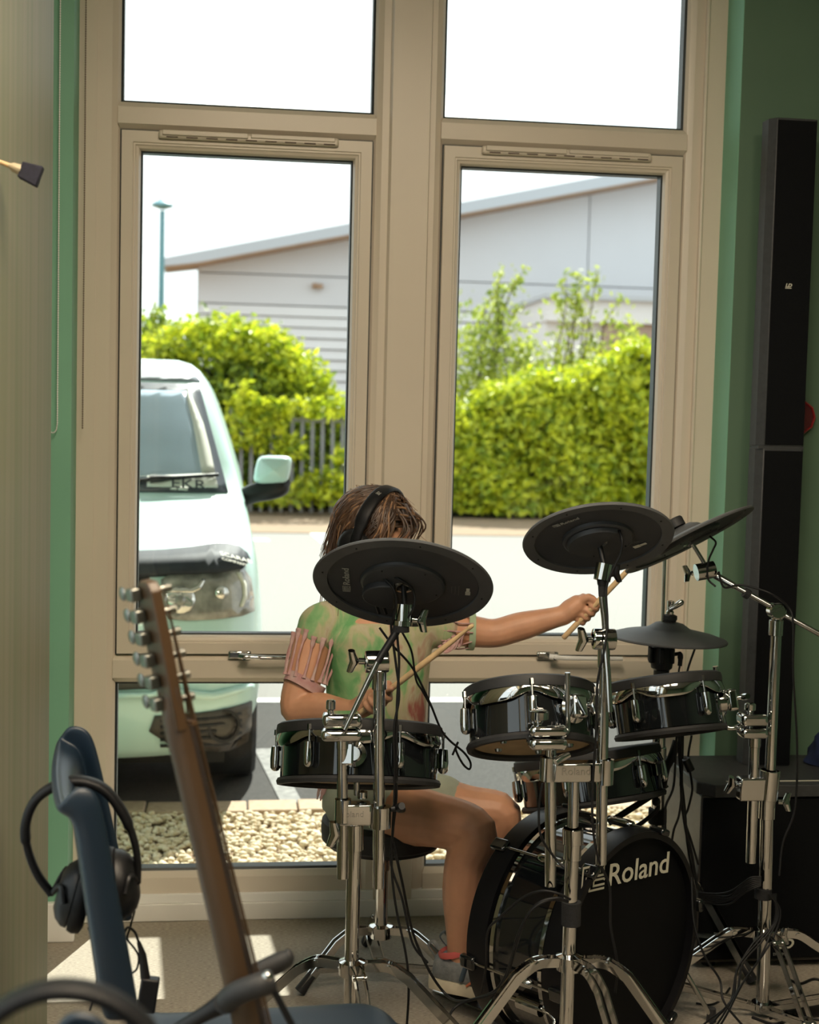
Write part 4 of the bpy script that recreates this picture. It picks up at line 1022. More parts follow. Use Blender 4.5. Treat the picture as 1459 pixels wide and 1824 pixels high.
# spurs
for sg in (-1, 1):
    d = sdk*(sg*.93)+up*-.36; d.normalize(); p = kc-kn*(LK*.35)+d*(rK-.004)
    sp = MB().cyl(p-kn*.03, p+kn*.03, .016, n=16).build('spur_bracket', m_chrome, t)
    foot = Vector((p.x, p.y, 0))+sdk*(sg*.09)+kn*.10; foot.z = .012
    MB().tube([p-kn*.07, p+kn*.05, p+kn*.066+up*-.012, foot], .0055, 12).build('spur_rod', m_chrome, sp)
    MB().cyl(foot+up*.02, foot-up*.011, .010, .012, 12).build('spur_foot', m_rubber, sp)
# pedal with beater on the drummer's side
pd = thing('bass_drum_pedal', 'steel foot pedal under the girl\'s grey trainer', 'pedal', (bc.x, bc.y, 0))
e0 = bc-kn*.02; e0.z = 0; e1 = bc-kn*.30; e1.z = 0
MB().bar(e0+up*.006, e1+up*.006, .085, .008, up).build('base_plate', m_chrome_s, pd, bevel=.002)
MB().bar(bc.xy.to_3d()-kn*.06+up*.10, e1+up*.022+kn*.02, .075, .008, up).build('footboard', m_chrome_s, pd, bevel=.002)
for sg in (-1, 1): MB().bar(bc.xy.to_3d()-kn*.035+sdk*(.05*sg)+up*.006, bc.xy.to_3d()-kn*.035+sdk*(.05*sg)+up*.22, .022, .010, sdk).build('post', m_chrome, pd, bevel=.002)
MB().cyl(bc.xy.to_3d()-kn*.035-sdk*.06+up*.215, bc.xy.to_3d()-kn*.035+sdk*.06+up*.215, .006, n=14).build('axle', m_chrome, pd)
MB().cyl(bc.xy.to_3d()-kn*.04+up*.215, bc.xy.to_3d()-kn*.075+up*.36, .004, n=10).build('beater_rod', m_chrome, pd)
MB().ball(bc.xy.to_3d()-kn*.07+up*.365, (.022, .022, .026)).build('beater', m_rubber, pd)
# ================================================================== third stand on the right, its boom cymbal
Y4 = -.72; mp_ = mpp(Y4)
t = thing('cymbal_stand', 'chrome double-tube boom stand in front of the subwoofer', 'stand', (P(1361, 1700, Y4).x, Y4, 0), 'chrome kit stands')
chrome_tube(t, P(1358, 1800, Y4), P(1366, 1450, Y4), 12.4*mp_, 'main_tube')
sleeve(t, 'height_collar', (1365.5, 1458), (1367, 1422), Y4, 15.5*mp_)
sleeve(t, 'height_collar', (1367, 1424), (1372, 1372), Y4, 19*mp_)
chrome_tube(t, P(1369, 1440, Y4), P(1384, 1100, Y4), 10*mp_, 'long_tube')
sleeve(t, 'tube_top', (1381.5, 1132), (1383, 1104), Y4, 13*mp_)
block(t, 'twin_clamp', (1316, 1384), (1372, 1424), Y4, .034)
knob(MB(), P(1314, 1397, Y4), (-1, -.2, .05), (0, -.4, 1), .008, .022).build('wing_nut', m_chrome, t)
knob(MB(), P(1386, 1428, Y4), (1, -.2, 0), (.2, -.2, -1), .010, .022).build('wing_nut', m_chrome, t)
chrome_tube(t, P(1337.5, 1536, Y4), P(1345, 1312, Y4), 9.8*mp_, 'short_tube')
sleeve(t, 'tube_end', (1344.5, 1330), (1345, 1310), Y4, 11.5*mp_)
block(t, 'rod_clamp', (1317, 1270), (1363, 1291), Y4-.01, .05, bevel=.009)
block(t, 'rod_clamp', (1317, 1295), (1363, 1313), Y4-.01, .05, bevel=.009)
MB().cyl(P(1336, 1296, Y4-.012), P(1336, 1262, Y4-.012), .006, n=12).build('clamp_bolt', m_chrome_s, t)
MB().lathe([(.0,.021),(.009,.021),(.013,.018),(.013,.005),(.007,.002),(.007,0)], P(1336, 1268, Y4-.012), (0,0,1), 20).build('thumb_screw', m_chrome, t)
MB().tube(spline([P(1322, 1293, Y4), P(1306, 1297, Y4), P(1293, 1294, Y4+.005), P(1288, 1277, Y4+.01), P(1281, 1235, Y4+.01), P(1274, 1187, Y4+.01)], 5), 5.0*mp_, 14).build('l_rod', m_chrome, t)
# boom joint, boom and tilter
jc = P(1383, 1088, Y4)
MB().lathe([(0,.020),(.016,.020),(.0195,.017),(.0195,-.017),(.016,-.020),(0,-.020)], jc, FWD, 30).build('boom_joint', m_chrome, t)
text('Roland', .012, P(1374, 1094, Y4-.024), RT+UP*.4, UP-RT*.4, m_chrome_s, t)
MB().tube([P(1372, 1079, Y4), P(1272, 1024, Y4+.05)], .0062, 14).build('boom_arm', m_chrome_s, t)
MB().tube([P(1308, 1044, Y4+.03), P(1274, 1025, Y4+.05)], .0085, 14).build('boom_sleeve', m_chrome, t)
MB().tube([P(1394, 1094, Y4), P(1428, 1112, Y4-.02), P(1500, 1152, Y4-.05)], .0062, 14).build('boom_arm', m_chrome_s, t)
MB().tube([P(1334, 1060, Y4+.02), P(1326, 1055, Y4+.02)], .0115, 14).build('cable_strap', m_velcro, t)
MB().cyl(P(1240, 1020, Y4+.05), P(1272, 1014, Y4+.05), .020, n=20).build('tilter', m_chrome, t)
knob(MB(), P(1234, 1021, Y4+.05), (-1, 0, -.1), (.1, -.3, -1), .004, .020).build('wing_nut', m_chrome, t)
yC = Y4+.06; cc = P(1226, 958, yC); axC = disc_axis(1226, 958, -27.5, .10, True); rC = 131*mpp(yC)
MB().tube([P(1255, 1004, Y4+.05), P(1233, 968, yC)], .0050, 12).build('wing_post', m_chrome_s, t)
t, fx, fy = cymbal('cymbal_pad', 'black cymbal pad tilted edge-on against the green wall', cc, axC, rC, sensor=None)
MB().lathe([(0,.050),(.018,.050),(.021,.046),(.021,.028)], cc-RT*.012, axC, 22).build('felt_nut', m_rubber, t)
MB().box(cc-axC*.012+fx*.03, (.07, .05, .012), Matrix((fx, fy, axC)).transposed()).build('jack_box', m_cymplate, t, bevel=.003)
st3 = bpy.data.objects['cymbal_stand.002']
tripod(st3, P(1361, 1700, Y4).x, Y4, P(1361, 1664, Y4).z, P(1359, 1792, Y4).z, ((176, .34, 0), (-14, .40, 0), (-88, .34, 0)), 12.4*mp_)
MB().cyl(P(1359, 1600, Y4), P(1360, 1582, Y4), .020, n=18).build('cable_strap', m_velcro, st3)
knob(MB(), P(1372, 1666, Y4-.012), (1, -.3, .1), (.2, -.2, 1), .022, .022).build('wing_nut', m_chrome, st3)

# ================================================================== hi-hat and its stand
Y5 = -.36; mp_ = mpp(Y5)
t = thing('hi_hat_stand', 'chrome hi-hat stand by the window behind the raised pads', 'stand', (P(1172, 1600, Y5).x, Y5, 0))
chrome_tube(t, P(1168, 1640, Y5), P(1176, 1200, Y5), 12*mp_, 'main_tube')
chrome_tube(t, P(1178, 1190, Y5), P(1184, 996, Y5), 3.2*mp_, 'pull_rod')
sleeve(t, 'tube_collar', (1172.5, 1360), (1173, 1330), Y5, 15*mp_)
sleeve(t, 'tube_collar', (1170.5, 1475), (1171, 1440), Y5, 15*mp_)
MB().cyl(P(1171, 1466, Y5), P(1171.5, 1440, Y5), .0235, n=18).build('cable_strap', m_velcro, t)
MB().lathe([(.013,0),(.020,.001),(.020,.014),(.027,.02),(.0285,.032),(.0285,.065),(.024,.075),(.024,.088),(.004,.089)], P(1178, 1203, Y5), (0,0,1), 28).build('sensor_body', m_black, t, smooth=30)
for k in range(6):
    q = 2*math.pi*k/6+.3; c = P(1178, 1166, Y5)+Vector((math.cos(q)*.030, math.sin(q)*.030, 0)); MB().box(c, (.012, .012, .04), Matrix.Rotation(q, 3, 'Z')).build('sensor_rib', m_black, t, bevel=.003)
tripod(t, P(1168, 1640, Y5).x, Y5, .24, .09, ((112, .19, 0), (232, .28, 0), (-42, .26, 0)), 12*mp_)
cc = P(1191, 1131, Y5); rH = 108*mp_
t = thing('hi_hat_pad', 'grey-black hi-hat pad lying level in front of the window frame', 'cymbal', cc)
MB().lathe([(.012,.034),(rH*.16,.033),(rH*.24,.030),(rH*.36,.018),(rH*.42,.0145),(rH*.8,.003),(rH*.985,-.006),(rH,-.009),(rH*.99,-.012),(rH*.7,-.008),(.012,-.002)], cc, (0.03,0,1), 80, closed=True).build('bow', m_cymtop if 'm_cymtop' in globals() else m_cymrub, t, smooth=25)
MB().lathe([(.004,.030),(.016,.030),(.017,.038),(.019,.040),(.019,.050),(.012,.053),(.004,.053)], cc, (0.03,0,1), 24).build('felt', m_rubber, t, smooth=25)
MB().lathe([(.004,.05),(.009,.051),(.010,.06),(.007,.064),(.008,.070),(.009,.088),(.004,.089)], cc, (0.03,0,1), 20).build('clutch', m_chrome, t, smooth=25)
m_ = MB(); m_.tube([cc+Vector((-.004,-.012,.068)), cc+Vector((.010,-.016,.076)), cc+Vector((.026,-.016,.087)), cc+Vector((.030,-.016,.090))], [.005,.007,.008,.004], 10); m_.build('wing_nut', m_chrome, t)
# right-angle plugs beside the hi-hat sensor
t = thing('jack_plug', 'angled black jack plug on the hi-hat sensor', 'plug', P(1210, 1170, Y5))
m_ = MB(); m_.tube(spline([P(1198, 1166, Y5), P(1210, 1165, Y5), P(1212, 1172, Y5), P(1211, 1186, Y5)], 4), [.005]*4+[.0075]*5+[.006]*4, 12); m_.build('plug_body', m_black, t)
MB().tube(spline([P(1211, 1186, Y5), P(1209, 1200, Y5), P(1208, 1240, Y5), P(1204, 1300, Y5)], 4), .0026, 8).build('plug_cable', m_cable, t)
cable('straight black plug and cable hanging under the right rim of the hi-hat', [P(1242, 1146, Y5+.02), P(1237, 1158, Y5+.02), P(1226, 1190, Y5+.02), P(1222, 1215, Y5+.02), P(1215, 1300, Y5+.02), P(1212, 1400, Y5+.02)], .003)

# low snare stand under the snare pad
YS = -.50
t = thing('snare_stand', 'chrome basket stand under the low snare pad', 'stand', (P(1100, 1500, YS).x, YS, 0))
pc = P(1046, 1352, -.50)
bx_ = pc.x+.02
chrome_tube(t, Vector((bx_, YS, .06)), Vector((bx_, YS, pc.z-.19)), .013, 'main_tube')
for k in range(3):
    q = R(90+120*k+20); d = Vector((math.cos(q), math.sin(q), 0)); b = Vector((bx_, YS, pc.z-.19)); e = Vector((pc.x, YS, pc.z-.112))+d*.172
    MB().tube(spline([b, b+d*.08+Vector((0,0,.01)), e-Vector((0,0,.012)), e+Vector((0,0,.022))], 4), .0055, 10).build('basket_arm', m_black, t)
    MB().ball(e+Vector((0,0,.012)), .011).build('rubber_grip', m_rubber, t)
tripod(t, bx_, YS, .16, None, ((60, .24, 0), (180, .24, 0), (-60, .24, 0)), .013)

# ================================================================== subwoofer and column loudspeaker
m_spk = mat('black_speaker_paint', (.040, .042, .044), .5, spec=.4, var=.15, scale=60, bump=.15, bscale=500)
m_grl = mat('perforated_speaker_grille', (.0045, .005, .006), .7, 0, var=.3, scale=900, detail=0, spec=.1)
m_side = mat('textured_cabinet_side', (.055, .050, .045), .42, var=.15, scale=60, bump=.2, bscale=400)
ys0, ys1 = -.45, -.148
sx0 = P(1248, 1500, ys0).x; sx1 = sx0+.42; sz = P(1300, 1397, ys0).z
t = thing('subwoofer', 'black subwoofer cabinet on the carpet by the green wall', 'speaker', ((sx0+sx1)/2, (ys0+ys1)/2, 0))
MB().box2((sx0, ys0+.006, .02), (sx1, ys1, sz-.03)).build('cabinet', m_side, t, bevel=.004)
MB().prism([(sx0-.006, ys1), (sx1+.006, ys1), (sx1+.006, ys0+.03), (sx1-.03, ys0-.012), (sx0+.03, ys0-.012), (sx0-.006, ys0+.03)], (0, 0, sz-.032), (1,0,0), (0,1,0), .032).build('top_plate', m_spk, t, smooth=20, bevel=.003)
MB().box2((sx0+.004, ys0-.004, .03), (sx1-.004, ys0+.01, sz-.036)).build('front_grille', m_grl, t, bevel=.004)
for qx in (sx0+.05, sx1-.05):
    for qy in (ys0+.05, ys1-.05): MB().cyl((qx, qy, 0), (qx, qy, .022), .018, n=14).build('foot', m_rubber, t)
MB().box2((P(1296, 1384, ys0+.02).x, ys0+.022, sz+.0001), (sx1-.01, ys0+.030, sz+.001)).build('label_strip', m_printw, t, smooth=0)
text('LD', .036, P(1378, 1690, ys0-.006), (1,0,0), (0,0,1), m_printw, t, shear=.25, bold=.0008, sx=1.15)
text('SYSTEMS', .0095, P(1377, 1702, ys0-.006), (1,0,0), (0,0,1), m_print, t)
yc0_, yc1_ = -.27, -.205
cx0, cx1 = P(1342, 1000, yc0_).x, P(1424, 1000, yc0_).x
cb = P(1350, 1300, yc0_)
t = thing('column_speaker', 'tall slim black column loudspeaker standing on the subwoofer', 'speaker', ((cx0+cx1)/2, yc0_+.05, sz))
zj = P(1385, 797, yc0_).z; zt = P(1405, 210, yc0_).z
def colmod(nm, z0, z1):
    xm0 = cx0; xm1 = cx1; mo = MB()
    poly = [(xm0, yc1_), (xm0, yc0_+.02), (xm0+.016, yc0_), (xm1-.006, yc0_), (xm1, yc0_+.006), (xm1, yc1_)]
    mo.prism(poly, (0, 0, z0), (1,0,0), (0,1,0), z1-z0)
    o = mo.build(nm, m_spk, t, smooth=20, bevel=.002)
    MB().box2((xm0+.018, yc0_-.003, z0+.004), (xm1-.004, yc0_+.004, z1-.006)).build('column_grille', m_grl, o, bevel=.001)
colmod('lower_module', sz, zj-.003); colmod('upper_module', zj+.003, zt)
MB().box2((cx0+.002, yc0_+.002, zj-.004), (cx1-.002, yc1_, zj+.004)).build('joint', m_spk, t, smooth=0)
lo = P(1399, 511, yc0_-.0045)
text('LD', .0125, lo, (1,0,0), (0,0,1), m_printw, t, shear=.25, bold=.0004, sx=1.1)
MB().box2((lo.x, yc0_-.0045, lo.z-.004), (lo.x+.017, yc0_-.004, lo.z-.002)).build('emblem_bar', m_printw, t, smooth=0)
# red alarm sounder on the wall
m_red = mat('red_plastic', (.33, .018, .02), .35, var=.05)
m_redl = mat('dark_red_lens', (.09, .015, .018), .2, var=.1)
ac = P(1417, 743, Y_W); ra = 32*mpp(Y_W)
t = thing('alarm_sounder', 'round red alarm sounder on the green wall behind the column speaker', 'alarm', (ac.x, Y_W, ac.z))
MB().lathe([(ra*.86,-.03),(ra*.9,-.032),(ra,-.026),(ra*1.03,0),(ra*.8,0)], (ac.x, Y_W-.001, ac.z), (0,1,0), 10, closed=True).build('housing', m_red, t, smooth=20)
MB().lathe([(0,-.026),(ra*.88,-.025),(ra*.88,-.004)], (ac.x, Y_W-.001, ac.z), (0,1,0), 32).build('front_lens', m_redl, t)
text('FIRE', .014, (ac.x-.002, Y_W-.0285, ac.z-.006), (0,0,-1), (1,0,0), m_printw, t)
# dark blue jacket lying on the right end of the subwoofer
m_navy = mat('navy_fabric', (.010, .022, .075), .85, var=.3, scale=18, bump=.4, bscale=60)
jb = Vector((P(1470, 1340, -.25).x+.01, -.27, sz))
rows = []
for j in range(9):
    f = j/8; row = []
    for i in range(22):
        q = 2*math.pi*i/22; wob = 1+.12*math.sin(3*q+j)+.08*math.sin(5*q-j*1.3)
        row.append(jb+Vector((.06*wob*math.cos(q)*(1-.75*f**2)+.01*f, .085*wob*math.sin(q)*(1-.7*f**2), .004+.115*f)))
    rows.append(row)
m_ = MB().grid(rows, closed_u=True); m_.add(rows[-1], [tuple(range(22))]); m_.add(rows[0], [tuple(range(22))])
o = m_.build('folded_jacket', m_navy, origin=jb, smooth=70); tag(o, 'navy cloth bundle on the subwoofer at the right edge', 'jacket')

# ================================================================== drum stool
Y6 = -.47; sc = P(683, 1475, Y6); mp_ = mpp(Y6)
t = thing('drum_stool', 'black round drum stool under the girl', 'stool', (sc.x, Y6, 0))
st_z = P(683, 1452, Y6).z
rS = .150
MB().lathe([(0,.0),(rS*.9,.0),(rS,-.010),(rS+.002,-.03),(rS,-.055),(rS*.93,-.062),(0,-.062)], Vector((sc.x, Y6, st_z)), (.0,.0,1), 56).build('seat', mat('black_vinyl', (.012,.012,.012), .6, var=.2, scale=60, bump=.1, bscale=300), t)
MB().lathe([(0,-.062),(rS*.93,-.062),(rS*.90,-.070),(0,-.070)], Vector((sc.x, Y6, st_z)), (0,0,1), 48).build('seat_base', m_black, t)
pl = MB().box2((P(656, 1476, Y6).x, Y6-rS-.004, P(656, 1487, Y6).z), (P(666, 1476, Y6).x, Y6-rS+.006, P(656, 1474, Y6).z)).build('maker_plate', m_sticker, t, smooth=0)
text('Pearl', .009, (P(656, 1476, Y6).x+.001, Y6-rS-.0048, P(656, 1484, Y6).z), (1,0,0), (0,0,1), m_black, t, shear=.3)
chrome_tube(t, Vector((sc.x, Y6, .12)), Vector((sc.x, Y6, .30)), .0155, 'outer_tube')
chrome_tube(t, Vector((sc.x, Y6, .28)), Vector((sc.x, Y6, st_z-.068)), .0115, 'inner_post')
MB().lathe([(.0115,0),(.024,.002),(.026,.010),(.026,.03),(.012,.034)], Vector((sc.x, Y6, st_z-.104)), (0,0,1), 20).build('seat_boss', m_chrome_s, t)
knob(MB(), Vector((sc.x+.02, Y6-.01, st_z-.088)), (1,-.3,-.6), (0,1,0), .012, .02).build('wing_nut', m_chrome, t)
MB().lathe([(.0115,0),(.019,.002),(.019,.03),(.0115,.032)], Vector((sc.x, Y6, .285)), (0,0,1), 20).build('height_collar', m_chrome_s, t)
knob(MB(), Vector((sc.x+.018, Y6-.006, .33)), (1,-.3,.2), (0,.1,1), .012, .02).build('wing_nut', m_chrome, t)
tripod(t, sc.x, Y6, P(683, 1657, Y6).z, P(683, 1740, Y6).z+.03, ((196, .20, 0), (-28, .24, 0), (92, .24, 0)), .0155)

# ================================================================== cables
Yk = Y1+.03
cable('two thin black cables hanging from the left crash cymbal, longer strand', [P(665, 1016, Yk-.03), P(696, 1042, Yk-.05), P(706, 1070, Yk-.05), P(700, 1105, Yk-.035), P(697, 1120, Yk-.03), P(705, 1180, Yk-.03), P(711, 1240, Yk-.03), P(702, 1300, Yk-.035), P(703, 1400, Yk-.03), P(699, 1490, Yk), P(698, 1550, Yk), P(706, 1620, Yk), P(723, 1700, Yk), P(728, 1760, Yk), P(724, 1840, Yk)], .0026)
cable('thin black cable looping from the crash cymbal hub', [P(684, 1022, Yk-.03), P(712, 1032, Yk-.06), P(735, 1050, Yk-.05), P(738, 1080, Yk-.05), P(722, 1105, Yk-.04), P(708, 1122, Yk-.035), P(711, 1180, Yk-.03), P(707, 1260, Yk-.03), P(706, 1340, Yk-.03), P(706, 1420, Yk-.02), P(700, 1480, Yk), P(697, 1540, Yk), P(716, 1600, Yk), P(735, 1680, Yk), P(762, 1715, Yk)], .0026)
cable('thin cable crossing the girl\'s shirt from the crash cymbal', [P(676, 1118, -.98), P(700, 1150, -.98), P(735, 1190, -.96), P(765, 1250, -.94), P(784, 1296, -.92), P(800, 1318, -.9), P(826, 1340, -.88), P(838, 1358, -.86), P(836, 1370, -.86), P(824, 1360, -.86), P(812, 1335, -.87), P(816, 1322, -.87), P(806, 1345, -.87)], .0024)
cable('second thin cable over the girl\'s shirt', [P(716, 1125, -.98), P(733, 1160, -.97), P(741, 1210, -.96), P(752, 1230, -.95), P(768, 1258, -.94)], .0022)
cable('black cable from the left stand along the carpet to the bass drum', [P(700, 1500, Yk), P(716, 1570, Yk+.02), P(735, 1660, -.9), P(765, 1730, -.9), P(795, 1772, -.9), P(818, 1783, -.98), P(850, 1778, -1.05), P(885, 1762, -1.12), P(906, 1725, -1.17), P(925, 1660, -1.21), P(955, 1612, -1.235), P(990, 1600, -1.24), P(1012, 1606, -1.235)], .003)
cable('black cable beside it, bundled at the second stand', [P(790, 1835, -1.1), P(806, 1800, -1.05), P(830, 1784, -1.05), P(880, 1770, -1.12), P(902, 1742, -1.17), P(918, 1690, -1.21), P(940, 1630, -1.235), P(975, 1604, -1.24), P(1010, 1604, -1.235)], .003)
cable('single cable arching over the bass drum shell', [P(858, 1768, -1.1), P(866, 1720, -1.12), P(869, 1660, -1.15), P(890, 1635, -1.17), P(930, 1600, -1.20), P(965, 1587, -1.23), P(995, 1592, -1.24), P(1016, 1602, -1.235)], .0026)
cable('black cable running down the second stand', [P(1098, 935, -1.21), P(1108, 960, -1.23), P(1106, 985, -1.23), P(1092, 1015, -1.225), P(1080, 1050, -1.22), P(1082, 1110, -1.23), P(1076, 1160, -1.24), P(1064, 1220, -1.235), P(1062, 1300, -1.235), P(1056, 1400, -1.22), P(1056, 1470, -1.22), P(1066, 1530, -1.21), P(1086, 1580, -1.2), P(1088, 1650, -1.2), P(1100, 1720, -1.2), P(1096, 1768, -1.2)], .0026)
cable('black cable inside the second stand by the short tube', [P(966, 1395, -1.22), P(960, 1440, -1.22), P(964, 1490, -1.22), P(990, 1530, -1.22), P(1005, 1545, -1.23)], .0024)
for i, q in enumerate((
    [(1207, 1300), (1204, 1330), (1200, 1400), (1185, 1440), (1186, 1490)],
    [(1214, 1305), (1213, 1340), (1215, 1400), (1210, 1450), (1200, 1480), (1194, 1520)],
    [(1216, 1310), (1215, 1360), (1214, 1420), (1222, 1480), (1232, 1520), (1240, 1570), (1250, 1600)],
    [(1210, 1300), (1210, 1350), (1220, 1440), (1224, 1500), (1236, 1560), (1258, 1600)],
    [(1232, 1310), (1226, 1350), (1232, 1390), (1233, 1410), (1226, 1440), (1220, 1460), (1232, 1500), (1244, 1540)])):
    cable('black cable hanging between the right raised pad and the subwoofer', [P(x, y, -.62+.02*i) for x, y in q], (.003, .003, .0038, .003, .003)[i], group='cables hanging by the subwoofer')
t = thing('cable_clip', 'small black ferrite block on a cable by the subwoofer', 'clip', P(1227, 1375, -.60))
MB().tube([P(1221, 1352, -.60), P(1231, 1372, -.60)], .010, 12).build('clip_body', m_black, t)
cable('thick black hose-like lead behind the right raised pad', [P(1206, 1320, -.5), P(1196, 1350, -.5), P(1186, 1370, -.48), P(1180, 1400, -.46)], .011)
for i in range(7):
    dy = i*3.2; cable('thin strand in the cable loom between bass drum and right stand', [P(1245, 1590+dy*.6, -.62), P(1275, 1592+dy, -.66), P(1300, 1588+dy*1.2+4*math.sin(i), -.70), P(1322, 1574+dy, -.73), P(1338, 1563+dy*1.1, -.745), P(1356, 1562+dy*.8, -.75)], .0022, group='cable loom strands')
for i in range(5):
    cable('thin cable falling from the right stand strap to the carpet', [P(1370+i*3, 1592, -.75), P(1390-i*3, 1622+i*6, -.76), P(1380-i*9, 1665+i*3, -.77), P(1356-i*13+9*math.sin(i*2), 1705+i*6, -.80), P(1324-i*6, 1750+i*9, -.86), P(1294-i*9+6*math.sin(i*3), 1808+i*4, -.95), P(1268-i*8, 1850, -1.02)], .0024, group='falling strands')
cable('long cable hanging from the boom down the right stand', [P(1280, 1018, Y4+.02), P(1290, 1046, Y4+.02), P(1320, 1042, Y4+.02), P(1370, 1056, Y4-.02), P(1403, 1080, Y4-.02), P(1413, 1110, Y4-.03), P(1413, 1200, Y4-.03), P(1420, 1330, Y4-.03), P(1416, 1440, Y4-.03), P(1395, 1500, Y4-.03), P(1388, 1560, Y4-.04)], .0026)
cable('short cable curl at the edge-on cymbal', [P(1264, 955, Y4+.04), P(1275, 966, Y4+.03), P(1270, 980, Y4+.03), P(1262, 1000, Y4+.03), P(1261, 1030, Y4+.03), P(1275, 1045, Y4+.02)], .0024)
cable('cable draped down the front of the bass drum', [P(1232, 1562, -.90), P(1236, 1640, -.93), P(1254, 1700, -.95), P(1282, 1745, -.95), P(1290, 1785, -.98), P(1330, 1835, -1.0)], .0026)
cable('cable lying on the carpet beside the bass drum', [PZ(1240, 1787, .004), PZ(1265, 1790, .004), PZ(1285, 1780, .004), PZ(1300, 1760, .004)], .0028)
for i, q in enumerate(([(1380, 1800), (1410, 1790), (1430, 1770), (1470, 1778)], [(1340, 1800), (1380, 1812), (1420, 1800), (1470, 1806)], [(1400, 1730), (1425, 1740), (1450, 1732), (1475, 1738)], [(1372, 1802), (1400, 1784), (1430, 1786), (1470, 1770)])):
    cable('black cable lying on the carpet under the right boom stand', [PZ(x, y+12, .004) for x, y in q], .0035, group='cables on the carpet')
t = thing('power_adapter', 'black plug-in power adapter on the carpet at the right edge', 'adapter', PZ(1440, 1808, 0))
c = PZ(1440, 1808, 0); MB().box(c+Vector((0,0,.016)), (.06, .035, .030)).build('adapter_body', m_black, t, bevel=.005)
MB().tube([c+Vector((-.03,0,.014)), c+Vector((-.055,-.004,.010))], .007, 10).build('strain_relief', m_black, t)
# strap with a square ring beside the hi-hat tube
t = thing('webbing_strap', 'black webbing strap with square ring tied to the hi-hat stand', 'strap', P(1176, 1398, -.42))
m_ = MB(); q = [P(1168, 1377, -.42), P(1189, 1401, -.42), P(1166, 1416, -.42), P(1158, 1392, -.42)]
m_.tube(q, .0038, 8, closed=True); m_.build('square_ring', m_black, t)
MB().bar(P(1166, 1414, -.42), P(1084, 1466, -.45), .016, .003, FWD).build('strap_tail', m_velcro, t)
# ================================================================== left foreground: chairs, headphones, guitar
m_blue = mat('navy_chair_plastic', (.007, .017, .031), .42, spec=.5, var=.06, scale=10, bump=.06, bscale=500)
m_leather = mat('black_leatherette', (.006, .006, .007), .5, spec=.25, var=.2, scale=60, bump=.1, bscale=300)
yf, yn = -1.62, -1.98
z_seat = .44
chair = thing('chair', 'navy plastic chair with headphones over its back, behind the guitar neck', 'chair', (P(240, 1800, -1.8).x+.1, -1.8, 0), 'navy chairs')
far = [(252,1815),(244,1770),(232,1700),(213,1600),(195,1500),(185,1452),(178,1425),(168,1408),(152,1400),(134,1402)]
near = [(187,1820),(181,1770),(171,1700),(156,1600),(144,1515),(139,1482),(131,1462),(121,1453),(109,1448),(101,1437)]
rows = []
for (a, b), (c, d) in zip(far, near):
    Rp, Lp = P(a, b, yn), P(c, d, yn-.01); row = []
    back = lambda y_, k_: Vector((P(c, d, y_).x-.006*math.sin(math.pi*k_), y_, Lp.z))
    row += [Rp, Rp.lerp(Lp, .45)+Vector((0,-.004,0)), Lp.lerp(Rp, .12)+Vector((0,-.002,0)), Lp+Vector((0,.010,0))]
    for k in range(1, 7): row.append(back(yn+(yf-yn)*k/7, k/7))
    Rq = Vector((P(a, b, yf).x-.012, yf, Rp.z)); Lq = Vector((P(c, d, yf).x, yf+.01, Lp.z))
    row += [Lq+Vector((0,-.012,0)), Lq.lerp(Rq, .15), Lq.lerp(Rq, .55), Rq]
    rows.append(row)
o = MB().grid(rows).build('backrest', m_blue, chair, smooth=60)
s = o.modifiers.new('thickness', 'SOLIDIFY'); s.thickness = .012; s.offset = 0
s = o.modifiers.new('soft', 'SUBSURF'); s.levels = 1; s.render_levels = 2
A = PZ(222, 1812, z_seat); B = PZ(716, 1786, z_seat); e = (B-A).normalized(); n_ = Vector((e.y, -e.x, 0)); L = (B-A).length; W = .33
rows = []
for i in range(15):
    u = i/14; row = []
    for k in range(13):
        v = k/12; xx = u*L
        inset = 0
        if u > .86: inset = .055*((u-.86)/.14)**2.2
        q = A + e*xx + n_*(inset+(W-2*inset)*v)
        q.z = z_seat - .010*math.sin(math.pi*v)*math.sin(math.pi*min(1, u*1.05)) - .05*max(0, (u-.88)/.12)**2 + .020*max(0, 1-u/.12)**2 - .006*(max(0, (.08-v)/.08)**2+max(0, (v-.92)/.08)**2)
        row.append(q)
    rows.append(row)
o = MB().grid(rows).build('seat', m_blue, chair, smooth=60)
s = o.modifiers.new('thickness', 'SOLIDIFY'); s.thickness = .012; s.offset = 1
s = o.modifiers.new('soft', 'SUBSURF'); s.levels = 1; s.render_levels = 2
for u, v in ((.12, .08), (.12, .92), (.85, .10), (.85, .90)):
    p = A+e*(u*L)+n_*(W*v); f = p+e*((u-.5)*.12)+n_*((v-.5)*.08); f.z = .006; p.z = z_seat-.02
    lg = MB().tube([p, f], .0105, 14).build('leg', m_chrome_s, chair)
    MB().cyl(f+Vector((0,0,.03)), f-Vector((0,0,.005)), .013, .014, 14).build('foot_cap', m_rubber, lg)
# second chair nearer the camera: same kind, its back just reaches into the picture
zt_ = P(134, 1402, yn).z
ysol = max((q for q in [-3.2+.01*k for k in range(140)] if True), key=lambda q: -abs(P(118, 1808, q).z-zt_))
dv = P(118, 1808, ysol)-P(120, 1402, -1.62); dv.z = 0
def dup_tree(o, parent=None):
    c_ = o.copy(); C.objects.link(c_); c_.parent = parent; WL[c_.name] = WL[o.name]+dv
    for ch in [q for q in bpy.data.objects if q.parent == o and q.name != c_.name]: dup_tree(ch, c_)
    return c_
chair2 = dup_tree(chair); chair2.location = chair2.location+dv; chair2['label'] = 'navy plastic chair nearest the camera, only the top of its back in view'

